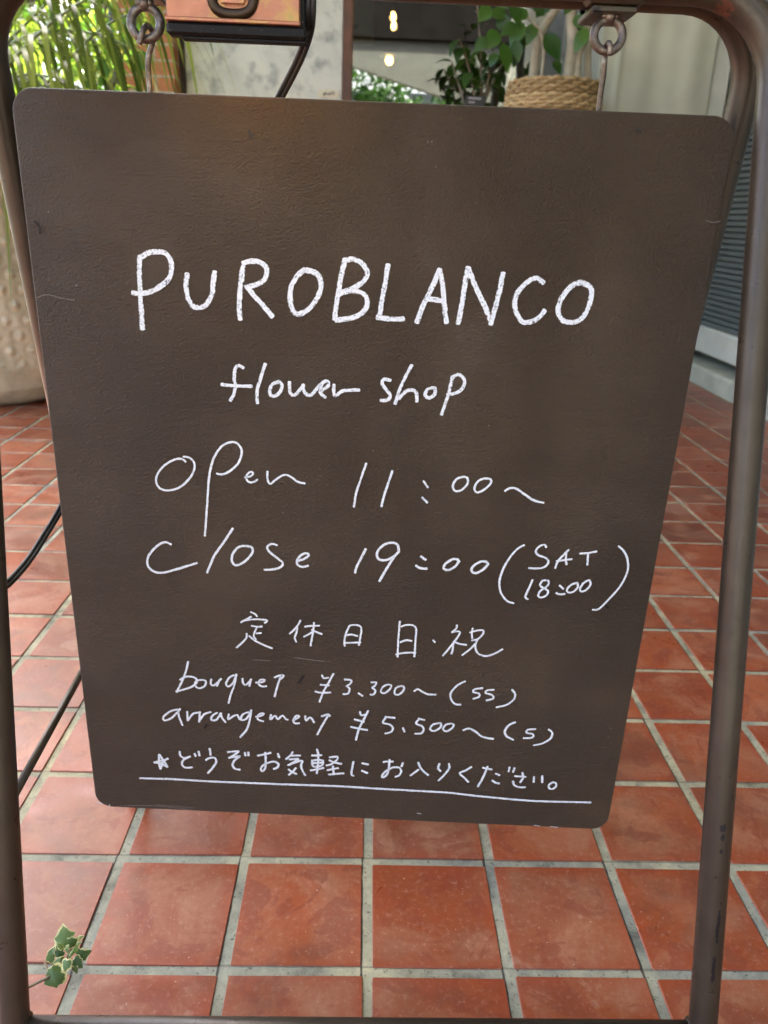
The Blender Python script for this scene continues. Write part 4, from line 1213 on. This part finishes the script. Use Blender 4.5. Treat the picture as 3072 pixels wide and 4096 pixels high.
def build_pot_palm():
    c = Vector((-1.50, 3.22, 0))
    rg = random.Random(11)
    prof = [(.05, 0.0), (.235, .0), (.275, .02), (.312, .07), (.33, .15), (.327, .30), (.315, .45), (.30, .60), (.285, .74), (.28, .80), (.305, .83), (.315, .865), (.305, .885), (.27, .885), (.255, .84), (.25, .80)]
    fine = []
    for (r0, z0), (r1, z1) in zip(prof, prof[1:]):
        m = max(1, int(abs(z1 - z0) / .008))
        for q in range(m): fine.append((r0 + (r1 - r0) * q / m, z0 + (z1 - z0) * q / m))
    fine.append(prof[-1])
    def wob(a, z):
        if z < .16 or z > .76: return 0
        row = round(z / .055); zz = z - row * .055
        n = 26; ph = (a / (2 * math.pi) * n + .5 * (row % 2)); aa = (ph - round(ph)) / n * 2 * math.pi * .32
        d = math.hypot(zz, aa)
        return .0075 * math.exp(-(d / .011) ** 2) - .004 * math.exp(-((d - .022) / .008) ** 2)
    k = MB(); k.lathe(fine, c, 300, wob=wob)
    t = thing('large_planter', 'tall weathered stoneware planter with rows of bumps on the tiles', 'planter', c)
    k.build('pot', MT['pot'], t)
    k = MB(); k.lathe([(.02, .79), (.256, .80), (.2, .83), (.02, .845)], c, 40)
    k.build('soil', MT['soil'], t)
    # palm growing in it
    p = thing('potted_palm', 'feathery palm with drooping narrow leaflets growing from the stoneware planter', 'palm', c + Vector((0, 0, .84)))
    k = MB()
    for q in range(6):
        a = q * 1.1
        k.tube([c + Vector((math.cos(a) * .05, math.sin(a) * .05, .82)), c + Vector((math.cos(a) * .07, math.sin(a) * .07, 1.0)), c + Vector((math.cos(a) * .09, math.sin(a) * .09, 1.18))], [.02, .016, .012], 10)
    k.build('trunk', MT['bark'], p)
    def resample(P, n):
        P = smooth_path(P, .01)
        return [P[round(i * (len(P) - 1) / (n - 1))] for i in range(n)]
    CUSTOM = {-12: [(-120, 380, 3.0), (0, 205, 2.9), (110, 90, 2.85), (215, -12, 2.8), (350, -120, 2.75), (470, -150, 2.7)],
              34: [(40, 480, 2.95), (150, 372, 2.8), (260, 255, 2.75), (372, 140, 2.7), (480, 70, 2.66), (610, 20, 2.62)],
              -40: [(-20, 330, 2.8), (90, 200, 2.7), (230, 70, 2.62), (400, -30, 2.55), (560, -70, 2.5), (740, -40, 2.45)],
              12: [(-60, 470, 3.0), (40, 320, 2.9), (150, 300, 2.8), (280, 330, 2.75), (380, 385, 2.7)]}
    # (azimuth deg, elevation deg, length, arch)
    for az, el, L, ar in ((-12, 50, .95, .5), (-40, 58, 1.05, .5), (34, 56, 1.05, .45), (80, 58, 1.0, .5), (-75, 62, 1.0, .4), (-26, 30, .9, .45), (4, 64, 1.15, .5),
                          (12, 20, .8, .2), (130, 55, .9, .4), (-125, 55, .9, .4), (180, 55, .9, .4), (-14, 74, 1.2, .6)):
        a, e = math.radians(az), math.radians(el)
        d = Vector((math.cos(a) * math.cos(e), math.sin(a) * math.cos(e), math.sin(e)))
        b = c + Vector((math.cos(a) * .07, math.sin(a) * .07, 1.0 + rg.uniform(0, .15)))
        path = []
        for q in range(15):
            s = q / 14
            path.append(b + d * (L * s) + Vector((0, 0, -ar * L * s * s)))
        if az in CUSTOM:
            path = resample([c + Vector((.05, -.03, 1.0))] + [at_y(*q) for q in CUSTOM[az]], 15)
        k = MB()
        k.tube(path, [.0078 - .0058 * q / 14 for q in range(15)], 8)
        fr = k.build('frond', MT['rachis'], p)
        k = MB()
        nl = 19
        for q in range(nl):
            s = .2 + .8 * q / (nl - 1)
            i = min(13, int(s * 14)); f = s * 14 - i
            pt = path[i].lerp(path[i + 1], f)
            tg = (path[i + 1] - path[i]).normalized()
            sv = tg.cross(Vector((0, 0, 1))).normalized()
            for sg in (-1, 1):
                dd = (tg * (.75 + .3 * s) + sv * (sg * (.62 + rg.uniform(-.12, .12))) + Vector((0, 0, rg.uniform(-.25, .05)))).normalized()
                LL = (.34 * math.sin(math.pi * (.22 + .66 * s)) + .05) * rg.uniform(.85, 1.1)
                k.leaf(pt, dd, Vector((0, 0, 1)), LL, .0155, bend=.25, fold=.25, n=6, rnd=rg.random(), tipdrop=rg.uniform(.6, 1.3), shape=lambda t: min(1, 6 * t + .25) * (1 - t ** 2.2) + .02)
        k.build('leaflets', MT['palm'], fr)


build_pot_palm()


def leaf_cloud(k, centre, rad, n, L, W, rg, clump=1.0, down=.3):
    for _ in range(n):
        v = Vector((rg.gauss(0, 1), rg.gauss(0, 1), rg.gauss(0, 1))).normalized() * (rg.random() ** .45)
        p = Vector(centre) + Vector((v.x * rad[0], v.y * rad[1], v.z * rad[2]))
        d = Vector((rg.gauss(0, 1), rg.gauss(0, 1), rg.gauss(-down, .7)))
        k.leaf(p, d, Vector((rg.gauss(0, .5), rg.gauss(0, .5), 1)), L * rg.uniform(.6, 1.2), W * rg.uniform(.7, 1.2), bend=rg.uniform(.05, .4), fold=.2, n=3, rnd=rg.random())


EXTRA = []


def build_shrub(name, label, cat, base, h, leafm, seed, nb=9, L=.14, W=.065, spread=.4, group=None, barkm='bark', per=7, lean=(0, 0)):
    rg = random.Random(seed)
    base = Vector(base)
    t = thing(name, label, cat, base, group)
    tr = MB(); lv = MB()
    top = base + Vector((lean[0], lean[1], h * .75))
    tr.tube(smooth_path([base, base.lerp(top, .35) + Vector((.03, .02, 0)), top], .08), [max(.006, .024 - .016 * i / 30) for i in range(len(smooth_path([base, base.lerp(top, .35) + Vector((.03, .02, 0)), top], .08)))], 10)
    for b in range(nb):
        f = .35 + .65 * b / (nb - 1)
        s = base.lerp(top, f)
        a = b * 2.4 + rg.uniform(-.4, .4)
        e = s + Vector((math.cos(a) * spread * rg.uniform(.6, 1.1), math.sin(a) * spread * rg.uniform(.6, 1.1), h * .25 * rg.uniform(.5, 1.1)))
        br = smooth_path([s, s.lerp(e, .5) + Vector((0, 0, .04)), e], .05)
        tr.tube(br, [.008 - .005 * i / len(br) for i in range(len(br))], 7)
        for q in range(per):
            p = br[min(len(br) - 1, int(len(br) * (.25 + .75 * q / per)))]
            ang = q * 2.4 + rg.random()
            d = Vector((math.cos(ang), math.sin(ang), rg.uniform(-.7, .35)))
            lv.leaf(p, d, (0, 0, 1), L * rg.uniform(.75, 1.15), W * rg.uniform(.8, 1.15), bend=rg.uniform(.1, .5), fold=.2, n=6, rnd=rg.random())
    for u0, v0, u1, v1, yy in EXTRA:
        a, b_ = at_y(u0, v0, yy), at_y(u1, v1, yy - .02)
        lv.leaf(a, b_ - a, Vector((rg.uniform(-.3, .3), -1, .3)), (b_ - a).length * 1.05, .088, bend=.12, fold=.15, n=7, rnd=rg.random())
        tr.tube([a, a.lerp(base + Vector((0, 0, a.z - base.z + .05)), .5) + Vector((0, 0, .03)), Vector((base.x, base.y, a.z + .02))], .003, 6)
    EXTRA.clear()
    tr.build('trunk', MT[barkm], t)
    lv.build('foliage', MT[leafm], t)
    return t


def build_tree(label, base, h, rad, leafm, n, seed, L=.12, W=.06, group=None, name='garden_tree'):
    rg = random.Random(seed)
    base = Vector(base)
    t = thing(name, label, 'tree', base, group)
    tr = MB()
    top = base + Vector((rg.uniform(-.3, .3), rg.uniform(-.3, .3), h * .6))
    p = smooth_path([base, base.lerp(top, .5) + Vector((.08, .05, 0)), top], .2)
    r0 = .03 * h
    tr.tube(p, [r0 * (1 - .6 * i / len(p)) for i in range(len(p))], 10)
    lv = MB()
    nc = 15
    for i in range(nc):
        a = i * 2.4; f = i / (nc - 1)
        cc = base + Vector((math.cos(a) * rad * .7 * (1 - .4 * f), math.sin(a) * rad * .7 * (1 - .4 * f), h * (.32 + .62 * f)))
        cc += Vector((rg.uniform(-.2, .2), rg.uniform(-.2, .2), rg.uniform(-.2, .2)))
        s = p[min(len(p) - 1, int(len(p) * (.45 + .5 * f)))]
        tr.tube([s, s.lerp(cc, .55) + Vector((0, 0, .1)), cc], [r0 * .35, r0 * .22, r0 * .1], 6)
        rr = rad * rg.uniform(.32, .5)
        leaf_cloud(lv, cc, (rr, rr, rr * .75), n // nc, L, W, rg)
    tr.build('trunk', MT['bark'], t)
    lv.build('crown', MT[leafm], t)


def build_garden():
    p = at_y(428, 400, 3.95)
    EXTRA[:] = [(428, 70, 430, 236, 3.88), (418, 232, 402, 345, 3.9), (500, 120, 505, 215, 3.92), (470, 60, 520, 130, 3.9), (560, 200, 575, 280, 3.9), (350, 60, 330, 170, 3.95), (300, 250, 270, 340, 4.0)]
    build_shrub('rubber_plant', 'variegated rubber plant with yellow edged leaves beside the brick pillar', 'plant', (p.x, 3.95, -.06), 1.95, 'varieg', 4, 12, .17, .085, .26, per=8)
    for i, (x, y, h, sd, lab, lm) in enumerate((
            (-2.15, 4.9, 1.9, 21, 'leafy bright green shrub behind the palm at the left', 'sunleaf'),
            (-2.75, 4.2, 1.7, 22, 'lower yellow green shrub nearest the left tube leg', 'sunleaf'),
            (-1.75, 5.9, 2.2, 23, 'taller darker green shrub behind the variegated plant', 'leaf'),
            (-3.1, 6.2, 2.3, 24, 'bright green shrub farthest back in the garden', 'sunleaf'))):
        build_shrub('garden_shrub', lab, 'shrub', (x, y, -.06), h, lm, sd, 22, .15, .07, .55, 'sunlit garden shrubs', per=13)
    build_tree('tall sunlit garden tree glowing through the palm at left', (-3.6, 9.0, -.06), 5.2, 1.9, 'sunleaf', 3600, 5, .17, .08, 'garden trees behind the palm')
    build_tree('darker garden tree behind the brick pillar', (-2.1, 10.5, -.06), 6.0, 2.2, 'leaf', 3600, 6, .18, .085, 'garden trees behind the palm')


build_garden()


def build_basket_plant():
    Y = 4.1
    p0, p1 = at_y(2030, 400, Y), at_y(2394, 400, Y)
    cx = (p0.x + p1.x) / 2; R0 = (p1.x - p0.x) / 2
    ztop = at_y(2200, 303, Y - R0).z
    zbot = ztop - .24
    # stool that carries it
    st = thing('plant_stool', 'dark wooden stool behind the board carrying the woven basket', 'stool', (cx, Y, 0))
    k = MB(); k.lathe([(.02, zbot - .035), (R0 + .01, zbot - .035), (R0 + .015, zbot - .03), (R0 + .015, zbot - .004), (R0 + .01, zbot - .001), (.02, zbot - .001)], (cx, Y, 0), 40)
    k.build('seat', MT['darkwood'], st)
    for a in range(4):
        q = math.radians(45 + 90 * a)
        k = MB(); k.tube([(cx + math.cos(q) * R0 * 1.05, Y + math.sin(q) * R0 * 1.05, 0), (cx + math.cos(q) * R0 * .8, Y + math.sin(q) * R0 * .8, zbot - .034)], .016, 10)
        k.build('leg', MT['darkwood'], st)
    t = thing('woven_basket', 'woven seagrass basket used as a planter in front of the window', 'basket', (cx, Y, zbot))
    k = MB()
    rg = random.Random(5)
    rows = 15; ns = 36
    for r in range(rows):
        z = zbot + .012 + r * (ztop - zbot - .016) / (rows - 1)
        rr = R0 * (.95 + .06 * math.sin(math.pi * r / (rows - 1)))
        n = 180
        pts = []
        for i in range(n):
            a = 2 * math.pi * i / n
            q = math.cos(a * ns / 2 + math.pi * (r % 2))
            pts.append((cx + math.cos(a) * (rr + .007 * q), Y + math.sin(a) * (rr + .007 * q), z + .0025 * math.sin(a * ns + r)))
        k.tube(pts, .0086, 8, closed=True, rnd=rg.random(), ref=(0, 0, 1))
    k.lathe([(.02, .0), (R0 * .93, .0), (R0 * .93, .01), (.02, .012)], (cx, Y, zbot), 40, rnd=.1)
    k.lathe([(R0 * .9, .01), (R0 * .9, ztop - zbot - .01), (R0 * .88, ztop - zbot - .01), (R0 * .88, .012)], (cx, Y, zbot), 40, rnd=.2)
    k.build('weave', MT['basket'], t)
    k = MB(); k.lathe([(.02, .15), (R0 * .86, .16), (R0 * .5, .18), (.02, .19)], (cx, Y, zbot), 30); k.build('soil', MT['soil'], t)
    # plant
    p = thing('fig_plant', 'young fig with pale stems and large green leaves in the basket', 'plant', (cx, Y, zbot + .19))
    k = MB()
    stems = [[(2135, 330), (2140, 230), (2165, 130), (2230, 20), (2260, -90)], [(2160, 330), (2175, 200), (2150, 110), (2095, 60)], [(2320, 330), (2310, 240), (2345, 130), (2370, -60)], [(2270, 340), (2290, 180), (2285, 60), (2300, -80)], [(2365, 345), (2350, 230), (2375, 100), (2390, -80)]]
    for s, r in zip(stems, (.024, .009, .024, .032, .020)):
        yy = Y - .02 + rg.uniform(-.04, .06)
        pts = [at_y(u, v, yy + i * .01) for i, (u, v) in enumerate(s)]
        pts[0] = pts[0] + Vector((0, 0, -.07))
        pp = smooth_path(pts, .02)
        k.tube(pp, [r * (1 - .35 * i / len(pp)) for i in range(len(pp))], 10)
    k.build('trunk', MT['palebark'], p)
    k = MB()
    leaves = [(2180, 135, 2240, 228, .11), (2350, 110, 2300, 200, .085), (2095, 90, 2040, 175, .10), (2030, 60, 1960, 45, .09), (1990, 120, 1955, 190, .10), (2060, 160, 2075, 240, .07), (2300, 60, 2330, 110, .07),
              (2215, 240, 2245, 290, .06), (2110, 40, 2060, 75, .08), (1985, 210, 1960, 260, .07), (2080, -20, 2010, 20, .10), (2200, -20, 2150, 60, .10), (2290, -30, 2270, 50, .09), (2040, 10, 2090, 100, .09), (2010, 170, 2040, 280, .05), (1960, 20, 1920, 80, .09), (2140, 90, 2110, 170, .08), (2390, 20, 2350, 80, .09), (2000, 60, 2030, 130, .09), (2120, 0, 2180, 50, .09), (2070, 100, 2010, 130, .08), (1950, 150, 1900, 200, .07)]
    for u0, v0, u1, v1, L in leaves:
        yy = Y - rg.uniform(.02, .14)
        a, b = at_y(u0, v0, yy), at_y(u1, v1, yy - .02)
        k.leaf(a, b - a, Vector((rg.uniform(-.5, .5), -1, rg.uniform(.2, .8))), (b - a).length * 1.1, max(L * .75, (b - a).length * .55), bend=.2, fold=.18, n=7, rnd=rg.random())
    k.build('foliage', MT['ficus'], p)
    # darker plant inside, left of basket
    q = at_y(1900, 420, 4.35)
    build_shrub('dark_leaf_plant', 'dark leaved plant standing between window reflections and woven basket', 'plant', (q.x, 4.35, 0), 1.75, 'leaf', 31, 15, .10, .055, .19, per=10, lean=(.03, 0))
    # small slate
    a, b = at_y(1864, 381, 4.05), at_y(1936, 450, 4.05)
    s = thing('small_slate', 'tiny black slate with chalk scribble standing left of the basket', 'slate sign', ((a.x + b.x) / 2, 4.05, b.z))
    k = MB(); k.box((a.x, 4.05, b.z), (b.x, 4.06, a.z), .002); k.build('panel', MT['slate'], s)
    k = MB()
    for row, vv in ((0, 392), (1, 408)):
        pts = [at_y(1874 + i * 4.2, vv + (3.5 if i % 2 else -3.5) + i * .25, 4.0475) for i in range(13 - row * 6)]
        k.tube(smooth_path(pts, .002), .0012, 6)
    k.build('handwriting', MT['chalk'], s)
    k = MB(); k.tube([((a.x + b.x) / 2, 4.066, 0), ((a.x + b.x) / 2, 4.066, b.z + .05)], .006, 8)
    k.lathe([(.07, 0), (.07, .012), (.01, .016)], ((a.x + b.x) / 2, 4.066, 0), 24)
    k.build('stand', MT['darkwood'], s)


build_basket_plant()


# ================================================================== STREET BEHIND THE PHOTOGRAPHER (seen in the window and in the paint's gloss)
def build_street():
    for i, (x, y, h, r, n, sd, lab) in enumerate((
            (-.3, -10.8, 4.1, 1.9, 3200, 41, 'street tree reflected at the left of the shop window'),
            (3.0, -11.2, 4.5, 2.1, 3200, 42, 'broad street tree reflected in the middle of the shop window'),
            (6.4, -10.9, 4.3, 2.0, 2600, 43, 'street tree reflected at the right of the shop window'))):
        build_tree(lab, (x, y, -.06), h, r, 'leaf', n, sd, .22, .11, 'street trees across the road', 'street_tree')
    t = thing('office_block', 'pale office block across the road seen in the window reflection', 'building', (0, -24, -.06))
    k = MB(); k.box((-12, -30, -.06), (14, -24, 11), .02); k.build('wall', MT['facade'], t)
    for r in range(4):
        for c in range(8):
            k = MB(); x = -11 + c * 3.1; z = 1.0 + r * 2.6
            k.box((x, -23.99, z), (x + 2.2, -23.95, z + 1.5), .01); k.build('window', MT['pane'], t)


build_street()
